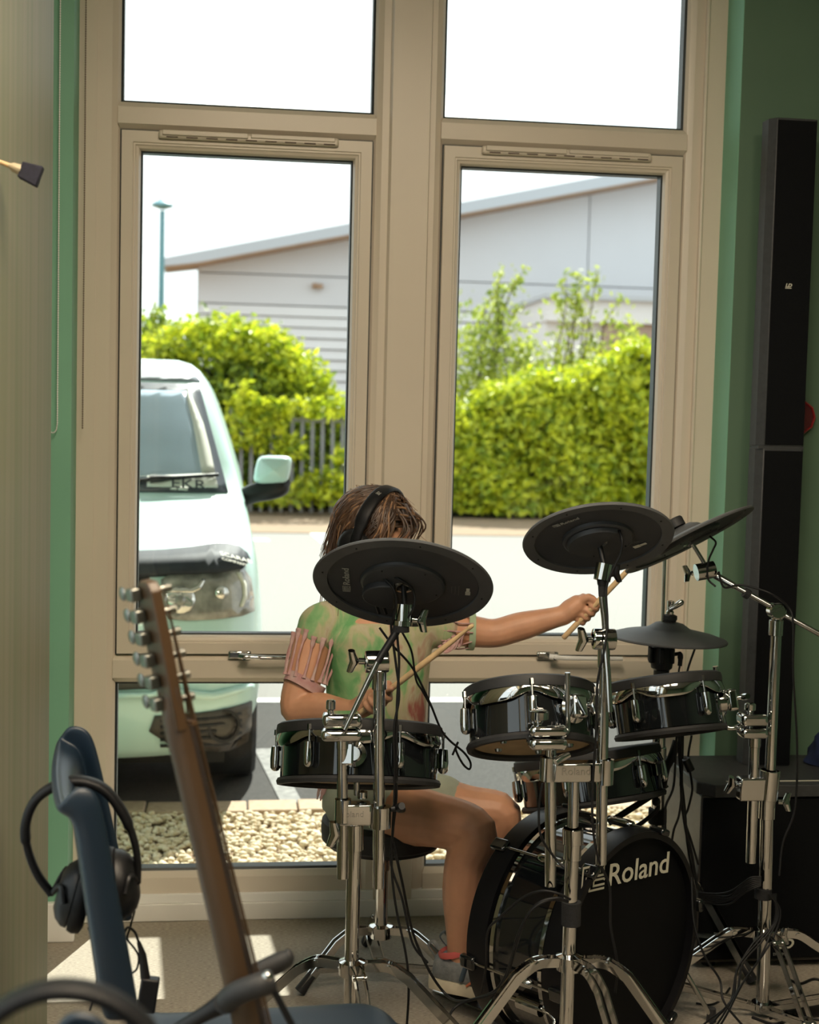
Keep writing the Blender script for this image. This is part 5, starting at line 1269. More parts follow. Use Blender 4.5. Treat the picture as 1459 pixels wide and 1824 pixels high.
def headphones(name, label, band, y, cup_a, cup_b, ra, bt=.007, bw=.014, sz=1.0):
    """over-ear headphones hung up: band path in the picture at depth y, cups = (px, py, tilt deg)"""
    base = P(cup_a[0], cup_a[1], y)
    t = thing(name, label, 'headphones', base, 'studio headphones')
    cv = spline([P(a, b, y) for a, b in band], 6); rows = []
    nrm = Vector((0, 1, 0))
    m = len(cv)
    for i, p in enumerate(cv):
        tg = (cv[min(i+1, m-1)]-cv[max(i-1, 0)]).normalized(); u = tg.cross(nrm).normalized()
        f = i/(m-1); w = bw*(1 if .2 < f < .8 else .7); th = bt*(1 if .2 < f < .8 else .75)
        rows.append([p+nrm*(w*math.copysign(abs(math.cos(q))**.6, math.cos(q)))+u*(th*math.copysign(abs(math.sin(q))**.8, math.sin(q))) for q in [2*math.pi*k/12 for k in range(12)]])
    mb = MB().grid(rows, closed_u=True); mb.add(rows[0], [tuple(range(12))]); mb.add(rows[-1], [tuple(range(12))])
    mb.build('headband', m_leather, t, smooth=60)
    for (cx, cy, tilt, sgn) in (cup_a, cup_b):
        c = P(cx, cy, y); d = Vector((math.cos(R(tilt)), 0, math.sin(R(tilt))))   # outward axis of the cup
        ref = Vector((0,1,0)); r = ra
        cp = MB().lathe([(0,.020*sz),(r*.5,.020*sz),(r*.75,.014*sz),(r*.92,.004*sz),(r*.95,-.004*sz),(r*.8,-.006*sz)], c, d, 32, mod=None).build('ear_cup', m_black, t, smooth=50)
        MB().lathe([(r*.70,-.004*sz),(r*1.0,-.006*sz),(r*1.06,-.014*sz),(r*1.02,-.024*sz),(r*.85,-.028*sz),(r*.55,-.022*sz)], c, d, 32).build('ear_cushion', m_leather, cp, smooth=60)
        # fork from band end to cup
        e_ = P(*(band[0] if sgn < 0 else band[-1]), y)
        fk = MB()
        for s_ in (-1, 1):
            fk.tube(spline([e_, c+d*.012*sz+Vector((0, s_*r*.75, .02*sz)), c+d*.006*sz+Vector((0, s_*r*1.02, 0))], 5), .0042, 8)
        fk.build('yoke', m_black, cp)
        sl = MB().bar(e_, P(*(band[1] if sgn < 0 else band[-2]), y), .017, .006, Vector((0,1,0)).cross(e_-P(*(band[1] if sgn < 0 else band[-2]), y))).build('slider', m_chrome_s, cp, bevel=.001)
    return t
headphones('headphones', 'black headphones hung over the navy chair back', [(92,1592),(66,1556),(49,1510),(46,1466),(64,1424),(100,1399),(142,1391),(184,1405),(214,1440),(235,1484),(245,1530),(245,1572)], -1.80, (128,1590,166,-1), (220,1572,10,1), .052)
ct = P(155, 1655, -1.80)
cable('thin headphone cable hanging left of the navy chair back', [P(157, 1652, -1.80), P(168, 1680, -1.80), P(173, 1725, -1.80), P(170, 1765, -1.80), P(160, 1800, -1.80)], .0016, group='headphone cables')
cable('thin headphone cable right of the navy chair back', [P(240, 1622, -1.74), P(232, 1652, -1.74), P(227, 1672, -1.74), P(240, 1690, -1.74), P(247, 1705, -1.74), P(244, 1725, -1.74), P(236, 1733, -1.74)], .0016, group='headphone cables')
t = thing('headphone_adapter', 'black jack adapter box resting on the chair seat', 'adapter', P(262, 1804, -1.74))
m_ = MB().box(P(264, 1771, -1.74), (.028, .020, .052), Matrix.Rotation(R(8), 3, 'Y')); m_.build('adapter_body', m_black, t, bevel=.003)
MB().tube([P(259, 1742, -1.74), P(254, 1700, -1.74), P(247, 1678, -1.74)], [.0075, .0055, .003], 12).build('jack_plug', m_black, t)
MB().tube(spline([P(247, 1678, -1.74), P(240, 1660, -1.74), P(228, 1652, -1.75), P(222, 1660, -1.76)], 5), .0020, 8).build('lead', m_cable, t)
c2 = [(-52,1990),(-50,1900),(-30,1835),(15,1793),(70,1768),(125,1762),(180,1772),(232,1800),(275,1845),(300,1910),(304,1990)]
headphones('headphones', 'blurred black headphones at the bottom left corner', [(a-4, b) for a, b in c2], ysol-.10, (-20,2010,170,-1), (268,2010,10,1), .040, bt=.0062, bw=.014, sz=.8)

# ---------------------------------------------------------------- guitar on a stand, side-on
m_neck = mat('satin_maple_neck', (.062, .033, .014), .42, var=.10, scale=5, stretch=(8, 8, 1))
m_fret = mat('dark_rosewood', (.020, .013, .010), .5, var=.25, scale=40)
m_sun = mat('dark_burst_lacquer', (.03, .012, .006), .2, var=.2, scale=4, coat=.5)
m_tuner = mat('aged_nickel', (.22, .22, .20), .3, .9, var=.1)
m_bronze = mat('wound_string', (.20, .12, .07), .4, .9, var=.1)
YG = -2.15
g0 = P(452, 1824, YG); g1 = P(326, 1288, YG); g2 = P(278, 1030, YG)
nk = (g1-g0).normalized()
fN = Vector((.93, .37, 0)); fN = (fN-nk*fN.dot(nk)).normalized(); sd = nk.cross(fN).normalized()
body_c = g0-nk*.30
gt = thing('guitar', 'electric guitar seen side-on in front of the van window', 'guitar', body_c-nk*.22)
def neck_row(c, w, th):
    out = []
    for q in [math.pi*k/8 for k in range(9)]: out.append(c - fN*(th*math.sin(q)) + sd*(w/2*math.cos(q)))
    return out
rows = [neck_row(g0-nk*.10+(g1-(g0-nk*.10))*f, .052-.011*f, .026-.003*f) for f in [k/10 for k in range(11)]]
mb = MB().grid(rows, closed_u=True); mb.add(rows[0], [tuple(range(9))]); mb.add(rows[-1], [tuple(range(9))])
mb.build('neck', m_neck, gt, smooth=50)
a, b = g0-nk*.13, g1
mb = MB(); mb.add([a+sd*.027, a-sd*.027, a-sd*.027+fN*.006, a+sd*.027+fN*.006, b+sd*.021, b-sd*.021, b-sd*.021+fN*.006, b+sd*.021+fN*.006], [(0,1,2,3),(4,5,6,7),(0,1,5,4),(1,2,6,5),(2,3,7,6),(3,0,4,7)])
fb = mb.build('fretboard', m_fret, gt, smooth=0)
Ls = .648
for k in range(1, 20):
    p = g1-nk*(Ls*(1-2**(-k/12))) + fN*.0065; w = .042+.010*(k/20)
    MB().bar(p-sd*w/2, p+sd*w/2, .0024, .0016, fN).build('fret', m_chrome_s, fb, smooth=0)
MB().bar(g1-sd*.0215+fN*.007, g1+sd*.0215+fN*.007, .005, .008, fN).build('nut', m_neck, gt, smooth=0)
# headstock: flares behind the nut, then runs straight with six in line
hk = (g2-g1).normalized(); hN = (fN-hk*fN.dot(hk)).normalized(); hs = hk.cross(hN).normalized(); hl = (g2-g1).length
poly = [(-.0215,-.005),(.0215,-.005),(.030,.045),(.036,.075),(.034,hl*.7),(.026,hl*.97),(.012,hl),(-.010,hl*.99),(-.020,hl*.93),(-.022,hl*.6),(-.0225,.05)]
MB().prism(poly, g1-hN*.016, hs, hk, -.014 if hs.cross(hk).dot(hN) < 0 else .014).build('headstock', m_neck, gt, smooth=30, bevel=.002)
rows = [neck_row(g1-nk*.03, .042, .024), neck_row(g1-nk*.0+hk*.01-hN*.002, .043, .022), [g1+hk*.05-hN*(.004+.011*math.sin(q))+hs*(.026*math.cos(q)) for q in [math.pi*k/8 for k in range(9)]]]
mb = MB().grid(rows, closed_u=True); mb.build('volute', m_neck, gt, smooth=60)
posts = []
for k in range(6):
    f = .16+.15*k; p = g1+hk*(hl*f)+hs*(.004+.012*(k/5))
    tn = MB().cyl(p-hN*.006, p+hN*.014, .0045, n=12); tn.cyl(p+hN*.014, p+hN*.021, .0058, .005, 12); tn.cyl(p-hN*.003, p+hN*.003, .0075, n=14)
    tn = tn.build('tuner', m_tuner, gt)
    MB().box(p-hN*.024+hs*.006, (.016, .022, .013), Matrix((hk, hs, hN)).transposed()).build('gear_housing', m_tuner, tn, bevel=.002)
    kb_ = p-hN*.024+hs*.030
    MB().cyl(p-hN*.024+hs*.012, kb_, .003, n=8).build('key_shaft', m_tuner, tn)
    MB().ball(kb_+hs*.008-hN*.003, (.009, .0035, .011), 12, 8, Matrix((hk, hN, hs)).transposed()).build('tuner_key', m_tuner, tn)
    posts.append(p+hN*.012)
for k in range(6):
    so = (k-2.5)*.0070; sb_ = (k-2.5)*.0100
    top = g1+fN*.0105+sd*so; bot = g0-nk*.30+fN*.017+sd*sb_
    MB().tube([posts[5-k], top, bot], .0006+.00012*(5-k), 6).build('guitar_string', m_bronze, gt)
# body below the picture edge
bp = [(0,.21),(.05,.20),(.085,.24),(.12,.255),(.135,.22),(.115,.16),(.105,.10),(.12,.03),(.155,-.06),(.15,-.14),(.09,-.20),(0,-.215),(-.09,-.20),(-.15,-.14),(-.155,-.06),(-.12,.03),(-.105,.10),(-.12,.17),(-.13,.20),(-.11,.225),(-.07,.20)]
MB().prism(bp, body_c-fN*.040, sd, nk, .042 if sd.cross(nk).dot(fN) > 0 else -.042).build('body', m_sun, gt, smooth=30, bevel=.006)
MB().box(body_c+fN*.004, (.05, .075, .012), Matrix((nk, sd, fN)).transposed()).build('pickup', m_black, gt, bevel=.002)
MB().box(g0-nk*.34+fN*.006, (.030, .08, .014), Matrix((nk, sd, fN)).transposed()).build('bridge', m_chrome, gt, bevel=.002)
# stand with padded yoke round the neck
gs = thing('guitar_stand', 'black guitar stand with a padded yoke around the guitar neck', 'stand', (body_c.x-.02, YG-.02, 0))
MB().tube([P(418, 1752, YG+.045), P(498, 1714, YG+.045), P(513, 1707, YG+.045)], [.013, .013, .011], 14).build('yoke_arm', m_rubber, gs)
MB().ball(P(513, 1707, YG+.045), (.008, .010, .012)).build('yoke_tip', m_rubber, gs)
MB().tube(spline([P(404, 1783, YG-.035), P(425, 1768, YG-.05), P(460, 1755, YG-.055), P(484, 1748, YG-.05)], 4), .0145, 14).build('yoke_arm', m_rubber, gs)
MB().ball(P(476, 1740, YG-.058), .0075).build('yoke_button', m_chrome_s, gs)
MB().tube([P(420, 1765, YG+.05), P(406, 1780, YG+.03), P(402, 1785, YG-.02)], .0145, 14).build('yoke_back', m_rubber, gs)
MB().tube([P(404, 1783, YG), P(370, 1803, YG), P(318, 1832, YG), Vector((P(318, 1832, YG).x-.03, YG, .50))], [.014, .010, .009, .011], 14).build('neck_post', m_black, gs)
MB().tube([P(477, 1742, YG-.058), P(492, 1772, YG-.058), P(522, 1830, YG-.058), P(560, 1910, YG-.06)], .0042, 10).build('lock_rod', m_black, gs)
pb_ = Vector((P(318, 1832, YG).x-.03, YG, .50))
MB().tube([pb_, Vector((pb_.x, YG, .06))], .0125, 14).build('main_tube', m_black, gs)
for az in (20, 140, 260):
    d = Vector((math.cos(R(az)), math.sin(R(az)), 0)); MB().tube([pb_.xy.to_3d()+Vector((0,0,.16)), pb_.xy.to_3d()+d*.24+Vector((0,0,.012))], .009, 12).build('leg', m_black, gs)
low = body_c-nk*.22
MB().tube([pb_.xy.to_3d()+Vector((0,0,low.z+.02)), low-fN*.05+Vector((0,0,-.012)), low+fN*.05+Vector((0,0,-.012))], .009, 12).build('cradle', m_rubber, gs)

# ---------------------------------------------------------------- blind chains, wall brush
m_chain = mat('brown_bead_chain', (.20, .14, .10), .5, var=.2)
def chain(label, px, y, py0, py1, px1, hook=None):
    p1 = P(px1, py1, y); p0 = Vector((p1.x, y, Z_HEAD+.1)); n = int((p0-p1).length/.0060)
    pts = []; rr = []
    for i in range(n*2+1): pts.append(p0.lerp(p1, i/(n*2))); rr.append(.0024 if i % 2 else .0008)
    mb = MB().tube(pts, rr, 6)
    if hook:
        q = spline([p1]+[P(*h_, y) for h_ in hook], 8); mb.tube(q, [.0024 if i % 2 else .0009 for i in range(len(q))], 6)
        q0 = P(*hook[-1], y); q2 = Vector((q0.x, y, Z_HEAD+.1)); mb.tube([q0.lerp(q2, i/(n*2)) for i in range(n*2+1)], [.0024 if i % 2 else .0008 for i in range(n*2+1)], 6)
    o = mb.build('blind_chain', m_upvc_white if hook else m_chain, origin=p1, smooth=60); return tag(o, label, 'chain', 'blind chains')
chain('beaded blind chain looped against the mint wall', 103, Y_W-.02, 0, 755, 102, [(100, 766), (94, 771), (86, 766), (82, 755)])
chain('beaded blind chain hanging against the window frame', 148, -.055, 0, 764, 147)
bpt = P(72, 316, -1.55); w0 = Vector((XP, -1.55, P(0, 287, -1.55).z))
pb = thing('paint_brush', 'small paint brush with dark bristles sticking out from the partition', 'brush', w0)
d = (bpt-w0).normalized()
L_ = (bpt-w0).length; y2 = Vector((0,1,0)); z2 = d.cross(y2)
MB().tube([w0, w0+d*(L_*.30)], [.0035, .004], 10).build('handle', m_wood, pb)
MB().tube([w0+d*(L_*.26), w0+d*(L_*.36), w0+d*(L_*.56)], [.004, .010, .012], 12, squash=(1, .7)).build('ferrule', mat('cream_ferrule', (.52, .44, .30), .5, var=.05), pb)
mb = MB(); mb.add([w0+d*(L_*f)+y2*(sy*.011)+z2*(sz_*w) for f, w in ((.54, .0125), (1.0, .0165)) for sy in (-1, 1) for sz_ in (-1, 1)], [(0,1,3,2),(4,6,7,5),(0,4,5,1),(2,3,7,6),(0,2,6,4),(1,5,7,3)])
mb.build('bristles', mat('dark_bristles', (.010, .010, .022), .8, var=.3, scale=200), pb, bevel=.002)
pc_ = P(-2, 312, -1.56)
wp_ = thing('wall_plate', 'white plate on the partition at the left edge', 'plate', (XP, -1.60, pc_.z))
MB().box2((XP, -1.64, P(0, 372, -1.6).z), (XP+.004, -1.575, P(0, 252, -1.6).z)).build('plate', m_white_paint, wp_, bevel=.0015)
# ================================================================== the girl at the kit
def skin_material():
    m = mat('skin', (.56, .29, .175), .5, var=.06, scale=30, bump=.04, bscale=300)
    b = m.node_tree.nodes['Principled BSDF']; b.inputs['Subsurface Weight'].default_value = .12; b.inputs['Subsurface Radius'].default_value = (.02, .008, .004); b.inputs['Subsurface Scale'].default_value = .5
    return m
m_skin = skin_material()
pel0 = P(666, 1425, -.44)
def tie_dye():
    m = bpy.data.materials.new('tie_dye_cotton'); m.use_nodes = True; N = m.node_tree.nodes; L = m.node_tree.links; b = N['Principled BSDF']
    b.inputs['Roughness'].default_value = .9; b.inputs['Specular IOR Level'].default_value = .15
    tc = N.new('ShaderNodeTexCoord'); mp = N.new('ShaderNodeMapping'); mp.inputs['Scale'].default_value = (15, 15, 8); mp.inputs['Rotation'].default_value = (.3, .5, 0); L.new(tc.outputs['Object'], mp.inputs[0])
    n = N.new('ShaderNodeTexNoise'); n.inputs['Scale'].default_value = 1.0; n.inputs['Detail'].default_value = 5; n.inputs['Distortion'].default_value = 1.4; L.new(mp.outputs[0], n.inputs[0])
    r = N.new('ShaderNodeValToRGB'); cr = r.color_ramp; last = n.outputs[0]
    for (cx_, cy_, cy2), amp, rad in (((575, 1130, -.5), -.22, .17), ((770, 1265, -.52), .24, .09), ((640, 1220, -.53), -.12, .06)):   # dye patches: green shoulder, berry hem
        q = P(cx_, cy_, cy2) - Vector((pel0.x, pel0.y, pel0.z-.04)); dn = N.new('ShaderNodeVectorMath'); dn.operation = 'DISTANCE'; dn.inputs[1].default_value = q; L.new(tc.outputs['Object'], dn.inputs[0])
        mr = N.new('ShaderNodeMapRange'); mr.inputs[1].default_value = rad; mr.inputs[2].default_value = 0; mr.inputs[3].default_value = 0; mr.inputs[4].default_value = amp; L.new(dn.outputs['Value'], mr.inputs[0])
        ad = N.new('ShaderNodeMath'); ad.operation = 'ADD'; L.new(last, ad.inputs[0]); L.new(mr.outputs[0], ad.inputs[1]); last = ad.outputs[0]
    L.new(last, r.inputs[0])
    cr.elements[0].position = .30; cr.elements[0].color = (.13, .33, .13, 1); cr.elements[1].position = .74; cr.elements[1].color = (.34, .12, .10, 1)
    for p, c in ((.42, (.25, .40, .19)), (.49, (.42, .40, .24)), (.57, (.46, .42, .29)), (.65, (.42, .30, .21))):
        e = cr.elements.new(p); e.color = (*c, 1)
    L.new(r.outputs[0], b.inputs['Base Color'])
    n2 = N.new('ShaderNodeTexNoise'); n2.inputs['Scale'].default_value = 16; n2.inputs['Detail'].default_value = 3; L.new(tc.outputs['Object'], n2.inputs[0])
    bp_ = N.new('ShaderNodeBump'); bp_.inputs['Strength'].default_value = .5; bp_.inputs['Distance'].default_value = .012; L.new(n2.outputs[0], bp_.inputs['Height']); L.new(bp_.outputs[0], b.inputs['Normal'])
    return m
m_dye = tie_dye()
m_pinkcloth = mat('dusty_pink_cotton', (.40, .19, .19), .9, col2=(.50, .36, .33), scale=40, bump=.3, bscale=200)
m_shorts = mat('sage_shorts', (.36, .39, .31), .9, var=.08, scale=20, bump=.2)
m_hair = mat('brown_hair', (.030, .017, .011), .42, col2=(.095, .050, .027), scale=40, stretch=(1, 1, .25))
m_hair2 = mat('sunlit_brown_hair', (.22, .12, .06), .45, var=.2, scale=30)
def limb(mb, pts, rad, n=16, sub=5):
    """closed tapering limb through joints"""
    cv = spline(pts, sub); m = len(pts)-1; rr = []
    for i in range(len(cv)):
        f = i/sub; k = min(int(f), m-1); u = f-k; u = u*u*(3-2*u); rr.append(rad[k]+(rad[k+1]-rad[k])*u)
    mb.tube(cv, rr, n); mb.ball(cv[0], rr[0]*.99, n, 10); mb.ball(cv[-1], rr[-1]*.99, n, 10); return mb
def fused(o, vox, smooth=4):
    r = o.modifiers.new('fuse', 'REMESH'); r.mode = 'VOXEL'; r.voxel_size = vox; r.use_smooth_shade = True
    if smooth: s = o.modifiers.new('soften', 'SMOOTH'); s.iterations = smooth; s.factor = .5
    return o
pel = P(666, 1425, -.44); nck = P(664, 1078, -.47)
girl = thing('person', 'girl in a tie-dye top seated on the stool, playing the drums', 'person', (pel.x, pel.y, pel.z-.04))
tF = Vector((.33, -.944, 0)); tL = Vector((.944, .33, 0))
def torso_rows(dr, lo=0, hi=99, wob=0):
    S = [(1440,668,.122,.098,-.43),(1400,668,.120,.096,-.44),(1350,669,.113,.089,-.45),(1290,670,.109,.085,-.455),(1220,672,.114,.087,-.46),(1160,673,.124,.086,-.465),(1125,671,.130,.078,-.468),(1103,668,.112,.066,-.47),(1088,665,.072,.052,-.47),(1074,664,.043,.042,-.47)]
    rows = []
    for j, (py, px, a_, b_, y) in enumerate(S[lo:hi]):
        c = P(px, py, y); row = []
        for k in range(32):
            q = 2*math.pi*k/32; ex = .85
            w = 1+wob*(math.sin(5*q+j*.7)*.5+math.sin(9*q-j)*.35)
            row.append(c+tL*((a_+dr)*w*math.copysign(abs(math.cos(q))**ex, math.cos(q)))+tF*((b_+dr)*w*math.copysign(abs(math.sin(q))**ex, math.sin(q))))
        rows.append(row)
    return rows
def closed_rows(mb, rows):
    mb.grid(rows, closed_u=True); n = len(rows[0]); mb.add(rows[0], [tuple(range(n))]); mb.add(rows[-1], [tuple(range(n))]); return mb
# joints
shR, elR, wrR = P(566, 1124, -.50), P(530, 1262, -.54), P(628, 1268, -.645)
shL, elL, wrL = P(772, 1118, -.43), P(880, 1128, -.44), P(1004, 1096, -.47)
hipR, knR, anR = P(640, 1430, -.49), P(846, 1482, -.68), P(818, 1700, -.66)
hipL, knL, anL = P(705, 1425, -.38), P(893, 1452, -.46), P(838, 1680, -.44)
Hc = P(667, 960, -.475); fH = Vector((.80, -.48, -.48)).normalized(); sH = fH.cross(Vector((0,0,1))).normalized(); uH = sH.cross(fH).normalized()
HM = Matrix((fH, sH, uH)).transposed()
gA0, gA1 = P(652, 1262, -.69), P(843, 1113, -.80)      # near stick
gB0, gB1 = P(1003, 1137, -.465), P(1124, 1010, -.54)   # far stick
sA = (gA1-gA0).normalized(); sB = (gB1-gB0).normalized()
body = MB()
closed_rows(body, torso_rows(0))
limb(body, [nck-Vector((0,0,.03)), nck+Vector((0,0,.02)), Hc-uH*.05-fH*.02], [.046, .040, .042])
limb(body, [P(600,1112,-.49), shR, shR.lerp(elR,.5)+Vector((-.004,0,0)), elR, elR.lerp(wrR,.40), wrR], [.050, .049, .044, .041, .041, .0270])
limb(body, [P(740,1110,-.44), shL, shL.lerp(elL,.55), elL, elL.lerp(wrL,.35), wrL], [.050, .046, .040, .036, .036, .0250])
limb(body, [hipR, hipR.lerp(knR,.35), hipR.lerp(knR,.75)+Vector((0,0,.006)), knR, knR.lerp(anR,.22)+Vector((-.012,0,0)), knR.lerp(anR,.45)+Vector((-.010,0,0)), anR, anR-Vector((0,0,.06))], [.078, .074, .062, .053, .049, .050, .028, .030])
limb(body, [hipL, hipL.lerp(knL,.35), hipL.lerp(knL,.75), knL, knL.lerp(anL,.22)+Vector((-.01,0,0)), knL.lerp(anL,.45)+Vector((-.01,0,0)), anL, anL-Vector((0,0,.06))], [.078, .074, .061, .052, .048, .049, .028, .030])
# head: skull, jaw, cheeks, nose, lips, brow, ears
h = lambda f, s, u: Hc+fH*f+sH*s+uH*u
body.ball(h(-.008,0,.018), (.090, .073, .082), 24, 16, HM)
body.ball(h(.022,0,-.022), (.066, .060, .072), 22, 14, HM)
body.ball(h(.038,0,-.068), (.036, .036, .026), 16, 10, HM)
for s_ in (-1, 1):
    body.ball(h(.052,s_*.032,-.022), (.026,.024,.024), 12, 8, HM); body.ball(h(.066,s_*.028,.022), (.016,.022,.010), 12, 8, HM)
    body.ball(h(-.008,s_*.071,-.008), (.017,.008,.025), 12, 8, HM)
limb(body, [h(.080,0,.008), h(.090,0,-.012), h(.093,0,-.024)], [.008,.009,.011], 10, 3)
body.ball(h(.082,0,-.045), (.008,.018,.005), 12, 8, HM); body.ball(h(.080,0,-.053), (.009,.016,.006), 12, 8, HM)
def fist(mb, wrist, grip, sdir, palm_dir):
    """palm plus four fingers closed round the stick and a thumb along it"""
    pd_ = (palm_dir-sdir*palm_dir.dot(sdir)).normalized(); side = sdir.cross(pd_).normalized()
    kn = grip-pd_*.026
    mb.ball((kn+wrist)/2, .024, 14, 9)
    limb(mb, [wrist, (wrist*.5+kn*.5)+side*.004, kn+side*.006], [.025, .027, .025], 14, 4)
    for k in range(4):
        c = grip+sdir*((1.5-k)*.0165); r = (.0160, .0172, .0166, .0148)[k]; pts = []
        for a_ in (150, 95, 40, -20, -75, -120):
            pts.append(c+pd_*(r*1.05*-math.cos(R(180-a_)) if False else r*math.cos(R(a_)))+side*(r*math.sin(R(a_))))
        pts = [kn+sdir*((1.5-k)*.0158)+side*.014]+pts
        limb(mb, pts, [.0092, .0080, .0076, .0073, .0070, .0067, .0060], 10, 3)
    tb = [wrist.lerp(kn, .55)+sdir*.024, kn+sdir*.036-side*.004+pd_*.004, grip+sdir*.038-side*.010+pd_*.006, grip+sdir*.050-side*.005+pd_*.014]
    limb(mb, tb, [.0125, .0105, .0090, .0072], 10, 3)
grA = gA0+sA*.035; grB = P(1043, 1090, -.478)
fist(body, wrR, grA, sA, grA-wrR)
fist(body, wrL, grB, sB, grB-wrL)
o = body.build('body', m_skin, girl, smooth=0); fused(o, .0034, 2)
# eyes (closed to the camera by the cymbal, but there)
for s_ in (-1, 1):
    e = MB().ball(h(.070, s_*.028, .006), .0115, 16, 10).build('eye', m_eye if 'm_eye' in globals() else m_trimc, girl, smooth=60)
    MB().ball(h(.0785, s_*.028, .004), (.0045, .006, .006), 12, 8, HM).build('iris', m_hair, e, smooth=60)
    MB().tube([h(.080, s_*.014, .030), h(.083, s_*.028, .033), h(.074, s_*.044, .028)], [.002, .0028, .0015], 8).build('eyebrow', m_hair, girl)
# top: body of the shirt with shoulder caps
sm = MB(); closed_rows(sm, torso_rows(.011, 1, 8, .018))
limb(sm, [P(640,1106,-.48), P(592,1110,-.492), P(572,1117,-.50), P(566,1126,-.505)], [.055, .057, .057, .053])
limb(sm, [P(700,1106,-.46), P(750,1110,-.44), P(786,1118,-.435)], [.055, .057, .053])
o = sm.build('top', m_dye, girl, smooth=0); fused(o, .006, 6)
def cuff(c, axis, r0, r1, w):
    return MB().lathe([(r0,-w/2),(r0+.003,-w/2),(r1+.003,w/2),(r1,w/2)], c, axis, 32, closed=True, mod=lambda t_, i: (.002*math.sin(3*t_+1), .002*math.sin(2*t_)))
axR = (elR-shR).normalized(); cR = shR.lerp(elR, .68)
cu = cuff(cR, axR+Vector((-.15,0,.12)), .047, .047, .024).build('sleeve_cuff', m_pinkcloth, girl, smooth=60)
fx_, fy_, _ = frame_of(axR, -FWD)
for k in range(11):
    q = R(-118+k*24); d = fx_*math.cos(q)+fy_*math.sin(q)
    p0 = shR+axR*(.024+.008*math.sin(k*1.7))+d*.054; p2 = cR-axR*.010+d*.050; md = p0.lerp(p2, .5)+d*(.002+.004*math.sin(k*2.3))+Vector((.004*math.sin(k*3.1), 0, 0))
    MB().tube(spline([p0-axR*.012, p0, md, p2], 5), [.0075]*4+[.0055]*3+[.0026]*5+[.0032]*3+[.006], 8, squash=(1, .6)).build('sleeve_strip', m_pinkcloth, girl)
axL = (elL-shL).normalized(); cL = shL.lerp(elL, .62)
cuff(cL, axL, .043, .042, .016).build('sleeve_cuff', mat('pale_green_hem', (.36, .46, .30), .9, var=.1), girl, smooth=60)
fx_, fy_, _ = frame_of(axL, -FWD)
for k in range(7):
    q = R(-120+k*30); d = fx_*math.cos(q)+fy_*math.sin(q); p0 = shL+axL*.03+d*.050; p2 = cL+d*.045
    if k < 3: p2 = p2-Vector((0,0,.008))
    MB().tube(spline([p0-axL*.012, p0, p0.lerp(p2, .5)+d*.004-Vector((0,0,.006*(k % 2))), p2], 5), [.007]*4+[.005]*3+[.003]*9, 8, squash=(1, .6)).build('sleeve_strip', m_pinkcloth, girl)
dr_ = MB()
for k in range(4): dr_.tube(spline([P(783+8*k, 1150-6*k, -.48), P(792+9*k, 1160-3*k, -.49), P(800+8*k, 1158-8*k, -.49), P(812+6*k, 1148-9*k, -.485)], 4), .006, 8, squash=(1, .5))
dr_.build('torn_sleeve', m_pinkcloth, girl)
for k in range(16):                                   # fringe along the hem
    q = 2*math.pi*k/16; c = P(668, 1398, -.44); d = tL*(math.cos(q)*.134)+tF*(math.sin(q)*.110)
    p = c+d+Vector((0,0,.006)); MB().tube(spline([p, p+d*.05-Vector((0,0,.018)), p+d*.08-Vector((0,0,.040+.010*math.sin(k*2.1)))], 4), [.006]*4+[.0035]*3+[.002]*2, 6, squash=(1,.5)).build('hem_fringe', m_pinkcloth, girl)
# shorts
sh = MB(); closed_rows(sh, torso_rows(.009, 0, 3))
for hp, kn_, f_ in ((hipR, knR, .26), (hipL, knL, .42)):
    limb(sh, [hp, hp.lerp(kn_, f_*.5), hp.lerp(kn_, f_)], [.086, .085, .080])
o = sh.build('shorts', m_shorts, girl, smooth=0); fused(o, .006, 5)
